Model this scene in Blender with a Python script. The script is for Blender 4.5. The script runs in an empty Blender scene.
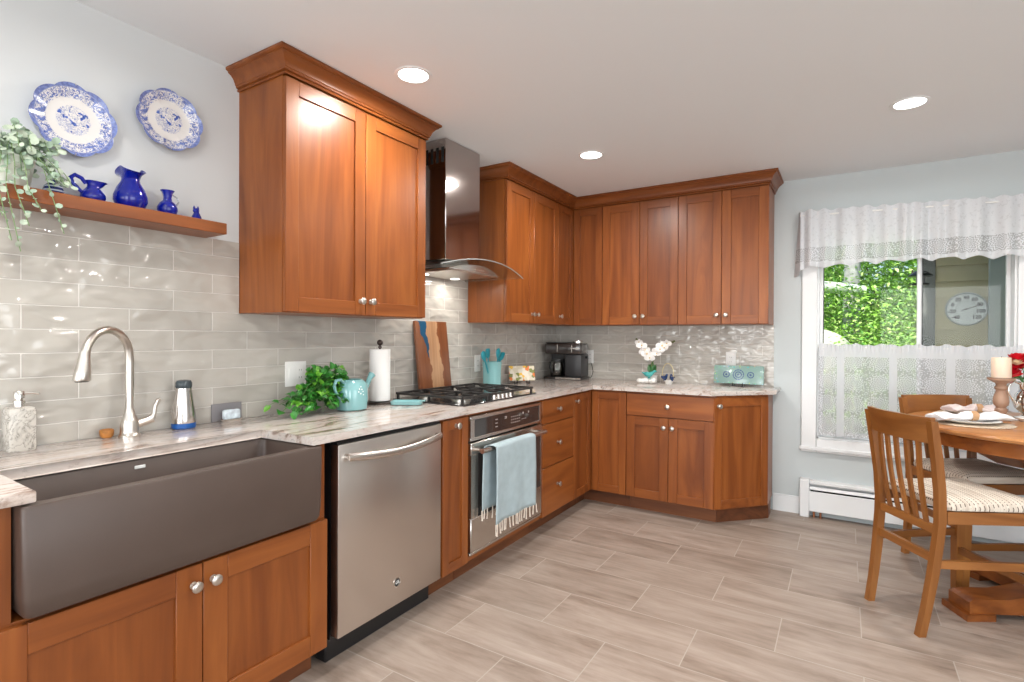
import bpy, bmesh, math, random
from mathutils import Vector, Matrix
random.seed(7)
S = bpy.context.scene
COL = S.collection
R = math.radians
PI = math.pi

# ------------------------------------------------------------------ camera, world, exposure
cam_d = bpy.data.cameras.new('camera'); cam = bpy.data.objects.new('camera', cam_d); COL.objects.link(cam)
S.camera = cam
F_PX = 534.0
cam_d.sensor_fit = 'HORIZONTAL'; cam_d.sensor_width = 36; cam_d.lens = F_PX * 36 / 1024
cam_d.shift_y = -(341 - 339.16) / 1024
cam_d.clip_start = 0.05
yaw, pit, rol = R(31.876), R(-0.3035), R(0.2897)
fw = Vector((-math.sin(yaw) * math.cos(pit), math.cos(yaw) * math.cos(pit), math.sin(pit)))
rt = Vector((math.cos(yaw), math.sin(yaw), 0)); up = rt.cross(fw)
rt2 = rt * math.cos(rol) + up * math.sin(rol); up2 = -rt * math.sin(rol) + up * math.cos(rol)
M = Matrix((rt2, up2, -fw)).transposed().to_4x4(); M.translation = Vector((2.2694, -4.421, 1.2816))
cam.matrix_world = M

S.view_settings.view_transform = 'Standard'; S.view_settings.look = 'None'
S.view_settings.gamma = 1; S.view_settings.use_curve_mapping = False
S.view_settings.exposure = 0.32

W = bpy.data.worlds.new('world'); S.world = W; W.use_nodes = True
wn = W.node_tree
sky = wn.nodes.new('ShaderNodeTexSky'); sky.sky_type = 'NISHITA'; sky.sun_disc = False
sky.sun_elevation = R(50); sky.sun_rotation = R(200); sky.air_density = 1.0; sky.dust_density = 2.0
wn.links.new(sky.outputs[0], wn.nodes['Background'].inputs[0])
wn.nodes['Background'].inputs[1].default_value = 0.17

def lamp(name, kind, loc, rot, energy, color=(1, 1, 1), size=1, size_y=None, shape=None, parent=None, spread=None):
    l = bpy.data.lights.new(name, kind); l.energy = energy; l.color = color
    if kind == 'AREA':
        l.shape = shape or 'RECTANGLE'; l.size = size
        if size_y: l.size_y = size_y
        if spread: l.spread = spread
    if kind == 'SUN': l.angle = R(1.5)
    o = bpy.data.objects.new(name, l); COL.objects.link(o); o.location = loc; o.rotation_euler = rot
    if parent: o.parent = parent
    return o
lamp('sun', 'SUN', (0, 0, 8), (R(35), 0, R(-12)), 5.0, (1, .96, .88))
# added fill lamps, unseen, outside assumed openings behind and beside the camera
lamp('fill_rear', 'AREA', (.92, -7.6, 1.25), (R(90), 0, 0), 50, (.96, .98, 1), 1.35, 1.9)
lamp('fill_rear', 'AREA', (3.7, -7.6, 1.25), (R(90), 0, 0), 55, (.96, .98, 1), 1.7, 1.9)
lamp('fill_side', 'AREA', (5.65, -4.6, 1.35), (R(90), 0, R(90)), 60, (.95, .98, 1), 2.8, 2.0)
CAN_W = 13
HOOD_W = .9

# ------------------------------------------------------------------ materials
def nt(name):
    m = bpy.data.materials.new(name); m.use_nodes = True
    n = m.node_tree; b = n.nodes['Principled BSDF']
    return m, n, b
def pset(b, **k):
    t = {'col': 'Base Color', 'rough': 'Roughness', 'metal': 'Metallic', 'coat': 'Coat Weight', 'trans': 'Transmission Weight',
         'spec': 'Specular IOR Level', 'ior': 'IOR', 'alpha': 'Alpha', 'sheen': 'Sheen Weight', 'crough': 'Coat Roughness', 'sss': 'Subsurface Weight'}
    for a, v in k.items():
        if a == 'col': v = (*v, 1)
        b.inputs[t[a]].default_value = v
def plain(name, col, rough=.5, bump=0, bscale=40, var=0, vscale=6, **k):
    m, n, b = nt(name); pset(b, col=col, rough=rough, **k)
    tc = n.nodes.new('ShaderNodeTexCoord')
    if var:
        no = n.nodes.new('ShaderNodeTexNoise'); no.inputs['Scale'].default_value = vscale; no.inputs['Detail'].default_value = 4
        n.links.new(tc.outputs['Object'], no.inputs['Vector'])
        mx = ramp(n, no.outputs['Fac'], [(.3, tuple(c * (1 - var) for c in col)), (.7, tuple(min(1, c * (1 + var)) for c in col))])
        n.links.new(mx, b.inputs['Base Color'])
    if bump:
        no = n.nodes.new('ShaderNodeTexNoise'); no.inputs['Scale'].default_value = bscale; no.inputs['Detail'].default_value = 3
        n.links.new(tc.outputs['Object'], no.inputs['Vector'])
        bp = n.nodes.new('ShaderNodeBump'); bp.inputs['Strength'].default_value = bump; bp.inputs['Distance'].default_value = .002
        n.links.new(no.outputs['Fac'], bp.inputs['Height']); n.links.new(bp.outputs[0], b.inputs['Normal'])
    return m
def ramp(n, sock, stops, interp='LINEAR'):
    r = n.nodes.new('ShaderNodeValToRGB'); r.color_ramp.interpolation = interp
    e = r.color_ramp.elements
    while len(e) < len(stops): e.new(.5)
    for i, (p, c) in enumerate(stops):
        e[i].position = p; e[i].color = (*c, 1) if len(c) == 3 else c
    n.links.new(sock, r.inputs[0]); return r.outputs[0]
def math_(n, op, a, b=None, c=None):
    m = n.nodes.new('ShaderNodeMath'); m.operation = op
    for i, v in enumerate((a, b, c)):
        if v is None: continue
        if isinstance(v, (int, float)): m.inputs[i].default_value = v
        else: n.links.new(v, m.inputs[i])
    return m.outputs[0]
def mixc(n, fac, a, b, mode='MIX'):
    m = n.nodes.new('ShaderNodeMix'); m.data_type = 'RGBA'; m.blend_type = mode
    for s, v in ((m.inputs[0], fac), (m.inputs[6], a), (m.inputs[7], b)):
        if isinstance(v, (int, float)): s.default_value = v
        elif isinstance(v, tuple): s.default_value = (*v, 1) if len(v) == 3 else v
        else: n.links.new(v, s)
    return m.outputs[2]
def mapping(n, vec, loc=(0, 0, 0), rot=(0, 0, 0), sc=(1, 1, 1)):
    m = n.nodes.new('ShaderNodeMapping')
    m.inputs['Location'].default_value = loc; m.inputs['Rotation'].default_value = rot; m.inputs['Scale'].default_value = sc
    n.links.new(vec, m.inputs['Vector']); return m.outputs[0]
def noise(n, vec, scale=5, detail=4, dist=0, rough=.5):
    no = n.nodes.new('ShaderNodeTexNoise'); no.inputs['Scale'].default_value = scale; no.inputs['Detail'].default_value = detail
    no.inputs['Distortion'].default_value = dist; no.inputs['Roughness'].default_value = rough
    n.links.new(vec, no.inputs['Vector']); return no.outputs['Fac']
def objvec(n, rnd=True):
    tc = n.nodes.new('ShaderNodeTexCoord')
    if not rnd: return tc.outputs['Object']
    oi = n.nodes.new('ShaderNodeObjectInfo')
    v = n.nodes.new('ShaderNodeVectorMath'); v.operation = 'SCALE'; n.links.new(tc.outputs['Object'], v.inputs[0]); v.inputs['Scale'].default_value = 1
    cx = n.nodes.new('ShaderNodeCombineXYZ'); r = math_(n, 'MULTIPLY', oi.outputs['Random'], 17.0)
    for i in range(3): n.links.new(r, cx.inputs[i])
    a = n.nodes.new('ShaderNodeVectorMath'); a.operation = 'ADD'
    n.links.new(v.outputs[0], a.inputs[0]); n.links.new(cx.outputs[0], a.inputs[1]); return a.outputs[0]
def bump(n, b, h, strength=.2, dist=.002):
    bp = n.nodes.new('ShaderNodeBump'); bp.inputs['Strength'].default_value = strength; bp.inputs['Distance'].default_value = dist
    n.links.new(h, bp.inputs['Height']); n.links.new(bp.outputs[0], b.inputs['Normal'])

def wood(name, axis, base=(.245, .070, .0140), light=(.312, .098, .021), dark=(.176, .046, .009), staves=0, rough=.36, coat=.12):
    m, n, b = nt(name); v = objvec(n)
    fine = [34, 34, 34]; fine[axis] = 1.6
    broad = [9, 9, 9]; broad[axis] = .9
    f = noise(n, mapping(n, v, sc=tuple(fine)), 1, 5, .4, .6)
    g = noise(n, mapping(n, v, sc=tuple(broad)), 1, 4, 1.6)
    c = ramp(n, g, [(.28, dark), (.5, base), (.74, light)])
    k = ramp(n, f, [(.3, (.84, .82, .80)), (.6, (1, 1, 1))])
    c = mixc(n, .7, c, k, 'MULTIPLY')
    if staves:
        sep = n.nodes.new('ShaderNodeSeparateXYZ'); n.links.new(v, sep.inputs[0])
        fl = math_(n, 'FLOOR', math_(n, 'MULTIPLY', sep.outputs[0], 1 / staves))
        wn_ = n.nodes.new('ShaderNodeTexWhiteNoise'); wn_.noise_dimensions = '1D'; n.links.new(fl, wn_.inputs['W'])
        k = ramp(n, wn_.outputs['Value'], [(0, (.84, .80, .77)), (1, (1.0, 1.0, 1.0))])
        c = mixc(n, 1, c, k, 'MULTIPLY')
    oi = n.nodes.new('ShaderNodeObjectInfo'); wr = n.nodes.new('ShaderNodeTexWhiteNoise'); wr.noise_dimensions = '1D'
    n.links.new(math_(n, 'MULTIPLY', oi.outputs['Random'], 91.7), wr.inputs['W'])
    c = mixc(n, 1, c, ramp(n, wr.outputs['Value'], [(0, (.84, .80, .77)), (1, (1.10, 1.10, 1.08))]), 'MULTIPLY')
    n.links.new(c, b.inputs['Base Color'])
    pset(b, rough=rough, coat=coat, crough=.24, spec=.38)
    bump(n, b, f, .08, .001)
    return m
WV = wood('cherry_vertical', 2); WH = wood('cherry_horizontal', 0); WP = wood('cherry_panel', 2, staves=.085)
WY = wood('cherry_depth', 1)
WDK = wood('cherry_toe_shade', 0, base=(.16, .055, .022), light=(.22, .08, .03), dark=(.1, .035, .014), rough=.5, coat=0)  # toe-kick shade painted in as a darker cherry
OAKV = wood('oak_honey', 2, base=(.27, .105, .026), light=(.35, .145, .040), dark=(.20, .07, .016), rough=.32)
OAKH = wood('oak_honey_across', 1, base=(.27, .105, .026), light=(.35, .145, .040), dark=(.20, .07, .016), rough=.32)
OAKX = wood('oak_honey_along', 0, base=(.27, .105, .026), light=(.35, .145, .040), dark=(.20, .07, .016), rough=.32)
OAKT = wood('oak_table', 0, base=(.44, .19, .065), light=(.54, .26, .09), dark=(.34, .13, .04), rough=.28)
OAKR = wood('oak_red', 0, base=(.25, .078, .018), light=(.32, .11, .026), dark=(.17, .05, .013), rough=.28)

def steel(name, col=(.56, .52, .49), rough=.27, axis=0):
    m, n, b = nt(name); pset(b, col=col, metal=1, rough=rough)
    return m
STEEL = steel('brushed_steel', (.60, .56, .52)); STEELC = steel('chimney_steel', (.50, .45, .43), .09, 2); STEELV = steel('brushed_steel_vertical', (.63, .58, .54), axis=2, rough=.3); CHROME = plain('polished_nickel', (.75, .72, .68), .12, metal=1)
NICKEL = plain('satin_nickel', (.62, .58, .53), .28, metal=1)
PAINT_W = plain('wall_paint', (.64, .66, .665), .75, bump=.05, bscale=120)
PAINT_B = plain('back_wall_paint', (.555, .605, .615), .75, bump=.05, bscale=120)
PAINT_C = plain('ceiling_paint', (.80, .83, .85), .85, bump=.05, bscale=90)
TRIM = plain('trim_white', (.80, .82, .83), .4)
WHITE = plain('white_plastic', (.82, .82, .80), .35)
BLACK = plain('black_plastic', (.012, .012, .013), .3)
IRON = plain('cast_iron', (.022, .020, .019), .42, bump=.3, bscale=300)
DARK = plain('dark_void', (.01, .008, .007), .8)
BGLASS = plain('black_glass', (.035, .028, .026), .06, coat=.5)
SINKM = plain('sink_composite', (.074, .050, .040), .38, bump=.1, bscale=500, var=.06)
COBALT, _n, _b = nt('cobalt_glass'); pset(_b, col=(.004, .018, .42), rough=.03, trans=.5, ior=1.45, coat=.4)
AQUA = plain('aqua_ceramic', (.20, .41, .42), .12, coat=.5)
TEALC = plain('teal_silicone', (.015, .26, .32), .3)
PAPER = plain('paper_white', (.86, .85, .83), .9, bump=.4, bscale=160)
LEAF = plain('ivy_leaf', (.035, .20, .025), .4, var=.5, vscale=30)
LEAF2 = plain('ivy_leaf_young', (.15, .42, .04), .4, var=.3, vscale=30)
EUCA = plain('eucalyptus_leaf', (.30, .40, .30), .55, var=.25, vscale=25)
EUCA2 = plain('eucalyptus_leaf_pale', (.46, .54, .42), .55, var=.2, vscale=25)
STEM = plain('green_stem', (.16, .26, .10), .5)
PORC = plain('porcelain', (.80, .79, .76), .15, coat=.4)
LINEN = plain('white_linen', (.80, .79, .80), .85, bump=.5, bscale=220)
LINENP = plain('blush_linen', (.72, .62, .60), .85, bump=.5, bscale=220)
TWINE = plain('woven_ring', (.50, .29, .15), .7, bump=.8, bscale=200)
WAX = plain('cream_wax', (.80, .64, .50), .45, sss=.2)
RED = plain('red_petal', (.62, .006, .02), .45, var=.2, vscale=30)
TURNED = wood('turned_wood', 2, base=(.42, .27, .19), light=(.52, .36, .27), dark=(.30, .18, .12), rough=.5, coat=0)

def emis(name, col, st):
    m = bpy.data.materials.new(name); m.use_nodes = True; n = m.node_tree; n.nodes.clear()
    e = n.nodes.new('ShaderNodeEmission'); e.inputs[0].default_value = (*col, 1); e.inputs[1].default_value = st
    o = n.nodes.new('ShaderNodeOutputMaterial'); n.links.new(e.outputs[0], o.inputs[0]); return m
GLOW = emis('lamp_diffuser', (1, .97, .93), 9)
GLOW2 = emis('hood_lamp', (1, .96, .9), 6)

def thin_glass(name, tint=(1, 1, 1), refl=1.0):
    m = bpy.data.materials.new(name); m.use_nodes = True; n = m.node_tree; n.nodes.clear()
    t = n.nodes.new('ShaderNodeBsdfTransparent'); t.inputs[0].default_value = (*tint, 1)
    g = n.nodes.new('ShaderNodeBsdfGlossy'); g.inputs['Roughness'].default_value = .01
    fr = n.nodes.new('ShaderNodeFresnel'); fr.inputs[0].default_value = 1.45
    mx = n.nodes.new('ShaderNodeMixShader'); o = n.nodes.new('ShaderNodeOutputMaterial')
    n.links.new(math_(n, 'MULTIPLY', fr.outputs[0], refl), mx.inputs[0])
    n.links.new(t.outputs[0], mx.inputs[1]); n.links.new(g.outputs[0], mx.inputs[2]); n.links.new(mx.outputs[0], o.inputs[0])
    return m
PANE = thin_glass('window_glass', (.97, .99, .98), .35); HGLASS = thin_glass('hood_glass', (.95, .97, .96), .6)

def tile_mat(name, axis, u0, z0, ws=8, bd=.021):
    m, n, b = nt(name); v = objvec(n, False)
    sep = n.nodes.new('ShaderNodeSeparateXYZ'); n.links.new(v, sep.inputs[0])
    cx = n.nodes.new('ShaderNodeCombineXYZ')
    n.links.new(math_(n, 'ADD', sep.outputs[axis], u0), cx.inputs[0]); n.links.new(math_(n, 'ADD', sep.outputs[2], z0), cx.inputs[1])
    br = n.nodes.new('ShaderNodeTexBrick'); n.links.new(cx.outputs[0], br.inputs['Vector'])
    br.inputs['Scale'].default_value = 1; br.inputs['Brick Width'].default_value = .308; br.inputs['Row Height'].default_value = .0795
    br.inputs['Mortar Size'].default_value = .0022; br.inputs['Mortar Smooth'].default_value = .3
    br.inputs['Color1'].default_value = (.42, .395, .355, 1); br.inputs['Color2'].default_value = (.485, .46, .415, 1); br.inputs['Mortar'].default_value = (.66, .64, .60, 1)
    w = noise(n, mapping(n, v, sc=(1, 1, 1.9)), ws, 1.2, .25)
    c = mixc(n, .05, br.outputs['Color'], ramp(n, w, [(.3, (.30, .28, .255)), (.7, (.68, .66, .61))]))
    n.links.new(c, b.inputs['Base Color'])
    pset(b, rough=.07, coat=.3, crough=.03, spec=.6)
    n.links.new(ramp(n, br.outputs['Fac'], [(0, (.06,) * 3), (1, (.6,) * 3)]), b.inputs['Roughness'])
    h = math_(n, 'SUBTRACT', math_(n, 'MULTIPLY', w, 1.0), math_(n, 'MULTIPLY', br.outputs['Fac'], .10))
    bump(n, b, h, 1.0, bd)
    return m
TILE_L = tile_mat('glazed_tile_left', 1, 3.793 + .308 * 40, .0795 * 20 - .900)
TILE_B = tile_mat('glazed_tile_back', 0, .1 + .308 * 40, .0795 * 20 - .900, 12, .015)

def floor_mat():
    m, n, b = nt('plank_tile'); v = objvec(n, False)
    p = mapping(n, v, loc=(6.1 - .207, 1.39 + .308 * 31, 0))
    br = n.nodes.new('ShaderNodeTexBrick'); n.links.new(p, br.inputs['Vector'])
    br.inputs['Scale'].default_value = 1; br.inputs['Brick Width'].default_value = .61; br.inputs['Row Height'].default_value = .308
    br.inputs['Mortar Size'].default_value = .0025; br.inputs['Mortar Smooth'].default_value = .2
    br.inputs['Color1'].default_value = (0, 0, 0, 1); br.inputs['Color2'].default_value = (1, 1, 1, 1); br.inputs['Mortar'].default_value = (.5, .5, .5, 1)
    # shift the grain pattern tile by tile
    sh = n.nodes.new('ShaderNodeVectorMath'); sh.operation = 'SCALE'; n.links.new(br.outputs['Color'], sh.inputs[0]); sh.inputs['Scale'].default_value = 9
    ad = n.nodes.new('ShaderNodeVectorMath'); n.links.new(p, ad.inputs[0]); n.links.new(sh.outputs[0], ad.inputs[1])
    g1 = noise(n, mapping(n, ad.outputs[0], sc=(1.6, 8, 1)), 1, 8, .25, .68)
    g2 = noise(n, mapping(n, ad.outputs[0], sc=(4, 60, 1)), 1, 4, .5)
    c = ramp(n, g1, [(.30, (.20, .148, .115)), (.43, (.29, .23, .19)), (.56, (.36, .295, .25)), (.74, (.43, .365, .32))])
    c = mixc(n, .45, c, ramp(n, g2, [(.3, (.75, .73, .7)), (.7, (1.05, 1.05, 1.05))]), 'MULTIPLY')
    t = ramp(n, math_(n, 'ADD', br.outputs['Color'], 0), [(0, (.90, .88, .86)), (1, (1.06, 1.05, 1.04))])
    c = mixc(n, 1, c, t, 'MULTIPLY')
    c = mixc(n, br.outputs['Fac'], c, (.41, .355, .305))
    n.links.new(c, b.inputs['Base Color']); pset(b, rough=.42, spec=.4)
    h = math_(n, 'SUBTRACT', math_(n, 'MULTIPLY', g2, .3), br.outputs['Fac'])
    bump(n, b, h, .25, .002)
    return m
FLOOR = floor_mat()

def granite():
    m, n, b = nt('streaked_granite'); v = objvec(n, False)
    a = noise(n, mapping(n, v, rot=(0, 0, R(-24)), sc=(10, 1.8, 10)), 1, 8, 1.8, .62)
    f = noise(n, v, 55, 5, 0, .7)
    k = noise(n, mapping(n, v, rot=(0, 0, R(-10)), sc=(5, 1.3, 5)), 1.6, 6, 2.6, .6)
    c = ramp(n, a, [(.30, (.15, .10, .085)), (.39, (.34, .255, .21)), (.45, (.56, .48, .43)), (.58, (.62, .57, .53)), (.66, (.33, .285, .26)), (.72, (.58, .53, .50))])
    c = mixc(n, ramp(n, k, [(.55, (0, 0, 0)), (.68, (.7, .7, .7))]), c, (.68, .66, .64))
    c = mixc(n, .55, c, ramp(n, f, [(.28, (.30, .24, .22)), (.44, (1, 1, 1))]), 'MULTIPLY')
    n.links.new(c, b.inputs['Base Color']); pset(b, rough=.16, coat=.2)
    return m
GRAN = granite()

def lace(name, kind):
    m = bpy.data.materials.new(name); m.use_nodes = True; n = m.node_tree
    b = n.nodes['Principled BSDF']; pset(b, col=(.72, .74, .77), rough=.9)
    v = objvec(n, False)
    sep = n.nodes.new('ShaderNodeSeparateXYZ'); n.links.new(v, sep.inputs[0]); x, z = sep.outputs[0], sep.outputs[2]
    def cell(s, sx=0, sz=0):
        fx = math_(n, 'SUBTRACT', math_(n, 'FRACT', math_(n, 'ADD', math_(n, 'MULTIPLY', x, 1 / s), sx)), .5)
        fz = math_(n, 'SUBTRACT', math_(n, 'FRACT', math_(n, 'ADD', math_(n, 'MULTIPLY', z, 1 / s), sz)), .5)
        return fx, fz, math_(n, 'SQRT', math_(n, 'ADD', math_(n, 'POWER', fx, 2), math_(n, 'POWER', fz, 2)))
    fx, fz, r = cell(.15)
    fx2, fz2, r2 = cell(.15, .5, .5)
    ang = math_(n, 'ARCTAN2', fz, fx)
    petal = math_(n, 'MULTIPLY', math_(n, 'SINE', math_(n, 'MULTIPLY', ang, 10)), .045)
    rr = math_(n, 'ADD', r, petal)
    ring = math_(n, 'GREATER_THAN', math_(n, 'SINE', math_(n, 'MULTIPLY', rr, 62)), .15)
    inm = math_(n, 'LESS_THAN', r, .40)
    h1 = math_(n, 'MULTIPLY', ring, inm)
    ring2 = math_(n, 'MULTIPLY', math_(n, 'GREATER_THAN', math_(n, 'SINE', math_(n, 'MULTIPLY', r2, 80)), .2), math_(n, 'LESS_THAN', r2, .24))
    vo = n.nodes.new('ShaderNodeTexVoronoi'); vo.inputs['Scale'].default_value = 95; n.links.new(v, vo.inputs['Vector'])
    net = math_(n, 'GREATER_THAN', vo.outputs['Distance'], .42)
    hole = math_(n, 'MAXIMUM', math_(n, 'MAXIMUM', h1, ring2), math_(n, 'MULTIPLY', net, math_(n, 'SUBTRACT', 1, inm)))
    # plain woven bands
    if kind == 'tier':
        bx = math_(n, 'ABSOLUTE', math_(n, 'SUBTRACT', math_(n, 'FRACT', math_(n, 'MULTIPLY', x, 1 / .30)), .5))
        band = math_(n, 'GREATER_THAN', bx, .075)
        fill = math_(n, 'MULTIPLY', hole, band)
        lo = math_(n, 'LESS_THAN', z, 1.15)
        hole = math_(n, 'MULTIPLY', fill, lo)
        st = .42
    else:
        lo = math_(n, 'MULTIPLY', math_(n, 'LESS_THAN', z, 1.92), math_(n, 'GREATER_THAN', z, 1.82))
        mid = math_(n, 'MULTIPLY', math_(n, 'GREATER_THAN', noise(n, mapping(n, v, sc=(1, 1, 1)), 60, 2), .60), .22)
        hole = math_(n, 'ADD', math_(n, 'MULTIPLY', hole, lo), math_(n, 'MULTIPLY', mid, math_(n, 'SUBTRACT', 1, lo)))
        st = .42
    tr = n.nodes.new('ShaderNodeBsdfTransparent'); tl = n.nodes.new('ShaderNodeBsdfTranslucent'); tl.inputs[0].default_value = (.78, .80, .82, 1)
    m1 = n.nodes.new('ShaderNodeMixShader'); m1.inputs[0].default_value = .22
    n.links.new(b.outputs[0], m1.inputs[1]); n.links.new(tl.outputs[0], m1.inputs[2])
    m2 = n.nodes.new('ShaderNodeMixShader')
    n.links.new(math_(n, 'ADD', math_(n, 'MULTIPLY', hole, st), .02), m2.inputs[0])
    n.links.new(m1.outputs[0], m2.inputs[1]); n.links.new(tr.outputs[0], m2.inputs[2])
    n.links.new(m2.outputs[0], n.nodes['Material Output'].inputs[0])
    return m
LACE_T = lace('lace_tier', 'tier'); LACE_V = lace('lace_valance', 'valance')

def plate_mat():
    m, n, b = nt('blue_transfer_china'); v = objvec(n, False)
    sep = n.nodes.new('ShaderNodeSeparateXYZ'); n.links.new(v, sep.inputs[0]); y, z = sep.outputs[1], sep.outputs[2]
    r = math_(n, 'SQRT', math_(n, 'ADD', math_(n, 'POWER', y, 2), math_(n, 'POWER', z, 2)))
    f = noise(n, v, 75, 3, 1.2, .6); f2 = noise(n, v, 36, 3, 1.5); f3 = noise(n, v, 130, 2)
    line = ramp(n, f, [(.46, (0, 0, 0)), (.50, (1, 1, 1)), (.53, (1, 1, 1)), (.57, (0, 0, 0))])
    blot = ramp(n, f2, [(.54, (0, 0, 0)), (.58, (1, 1, 1))])
    def band(a, c, e=.003):
        return math_(n, 'MULTIPLY', ramp(n, r, [(a - e, (0, 0, 0)), (a, (1, 1, 1))]), ramp(n, r, [(c, (1, 1, 1)), (c + e, (0, 0, 0))]))
    flor = math_(n, 'MAXIMUM', line, math_(n, 'MULTIPLY', blot, .85))
    outer = math_(n, 'MULTIPLY', flor, band(.078, .108))
    inner = math_(n, 'MULTIPLY', math_(n, 'MAXIMUM', blot, math_(n, 'MULTIPLY', line, .6)), band(.0, .048, .001))
    edge = ramp(n, r, [(.106, (0, 0, 0)), (.109, (.85, .85, .85))])
    fac = math_(n, 'MAXIMUM', math_(n, 'MAXIMUM', outer, inner), edge)
    c = mixc(n, fac, (.78, .76, .74), ramp(n, f3, [(.4, (.025, .07, .34)), (.6, (.10, .18, .55))]))
    n.links.new(c, b.inputs['Base Color']); pset(b, rough=.15, coat=.4); return m
CHINA = plate_mat()

def mosaic_mat():
    m, n, b = nt('turquoise_mosaic'); v = objvec(n, False)
    sep = n.nodes.new('ShaderNodeSeparateXYZ'); n.links.new(v, sep.inputs[0]); x, z = sep.outputs[0], sep.outputs[2]
    ax = math_(n, 'ABSOLUTE', x); az = math_(n, 'ABSOLUTE', z)
    edge = math_(n, 'MAXIMUM', math_(n, 'GREATER_THAN', ax, .150), math_(n, 'GREATER_THAN', az, .052))
    vo = n.nodes.new('ShaderNodeTexVoronoi'); vo.inputs['Scale'].default_value = 62; n.links.new(v, vo.inputs['Vector'])
    dots = math_(n, 'LESS_THAN', vo.outputs['Distance'], .33)
    c = mixc(n, 0, (.20, .32, .29), (0, 0, 0))
    c = mixc(n, math_(n, 'MULTIPLY', edge, dots), c, mixc(n, .5, (.06, .25, .30), vo.outputs['Color']))
    for cx_, rr in ((0, .040), (-.085, .026), (.085, .026)):
        dx = math_(n, 'SUBTRACT', x, cx_)
        r = math_(n, 'SQRT', math_(n, 'ADD', math_(n, 'POWER', dx, 2), math_(n, 'POWER', z, 2)))
        a = math_(n, 'SINE', math_(n, 'MULTIPLY', math_(n, 'ARCTAN2', z, dx), 12))
        rg = math_(n, 'MULTIPLY', math_(n, 'GREATER_THAN', math_(n, 'ADD', math_(n, 'SINE', math_(n, 'MULTIPLY', r, 380)), math_(n, 'MULTIPLY', a, .6)), .2), math_(n, 'LESS_THAN', r, rr))
        c = mixc(n, rg, c, (.035, .07, .20))
    n.links.new(c, b.inputs['Base Color']); pset(b, rough=.2, coat=.4); return m
MOSAIC = mosaic_mat()

def marble_mat(name, a=(.56, .53, .48), d=(.17, .16, .14), sc=16):
    m, n, b = nt(name); v = objvec(n, False)
    f = noise(n, v, sc, 6, 2.4, .6)
    n.links.new(ramp(n, f, [(.40, a), (.485, tuple(.6 * p + .4 * q for p, q in zip(a, d))), (.5, d), (.515, a), (1, a)]), b.inputs['Base Color'])
    pset(b, rough=.25); return m
MARB = marble_mat('marbled_resin')
def seat_mat():
    m, n, b = nt('dashed_upholstery'); v = objvec(n, False)
    sep = n.nodes.new('ShaderNodeSeparateXYZ'); n.links.new(v, sep.inputs[0]); x, y = sep.outputs[0], sep.outputs[1]
    fx = math_(n, 'ABSOLUTE', math_(n, 'SUBTRACT', math_(n, 'FRACT', math_(n, 'MULTIPLY', x, 1 / .019)), .5))
    fy = math_(n, 'ABSOLUTE', math_(n, 'SUBTRACT', math_(n, 'FRACT', math_(n, 'MULTIPLY', y, 1 / .011)), .5))
    dash = math_(n, 'MULTIPLY', math_(n, 'LESS_THAN', fx, .10), math_(n, 'LESS_THAN', fy, .30))
    bandn = ramp(n, noise(n, mapping(n, v, sc=(60, 3, 1)), 1, 2), [(.35, (.52, .44, .36)), (.65, (.70, .64, .55))])
    n.links.new(mixc(n, dash, bandn, (.10, .07, .05)), b.inputs['Base Color']); pset(b, rough=.9); return m
SEAT = seat_mat()

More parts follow.
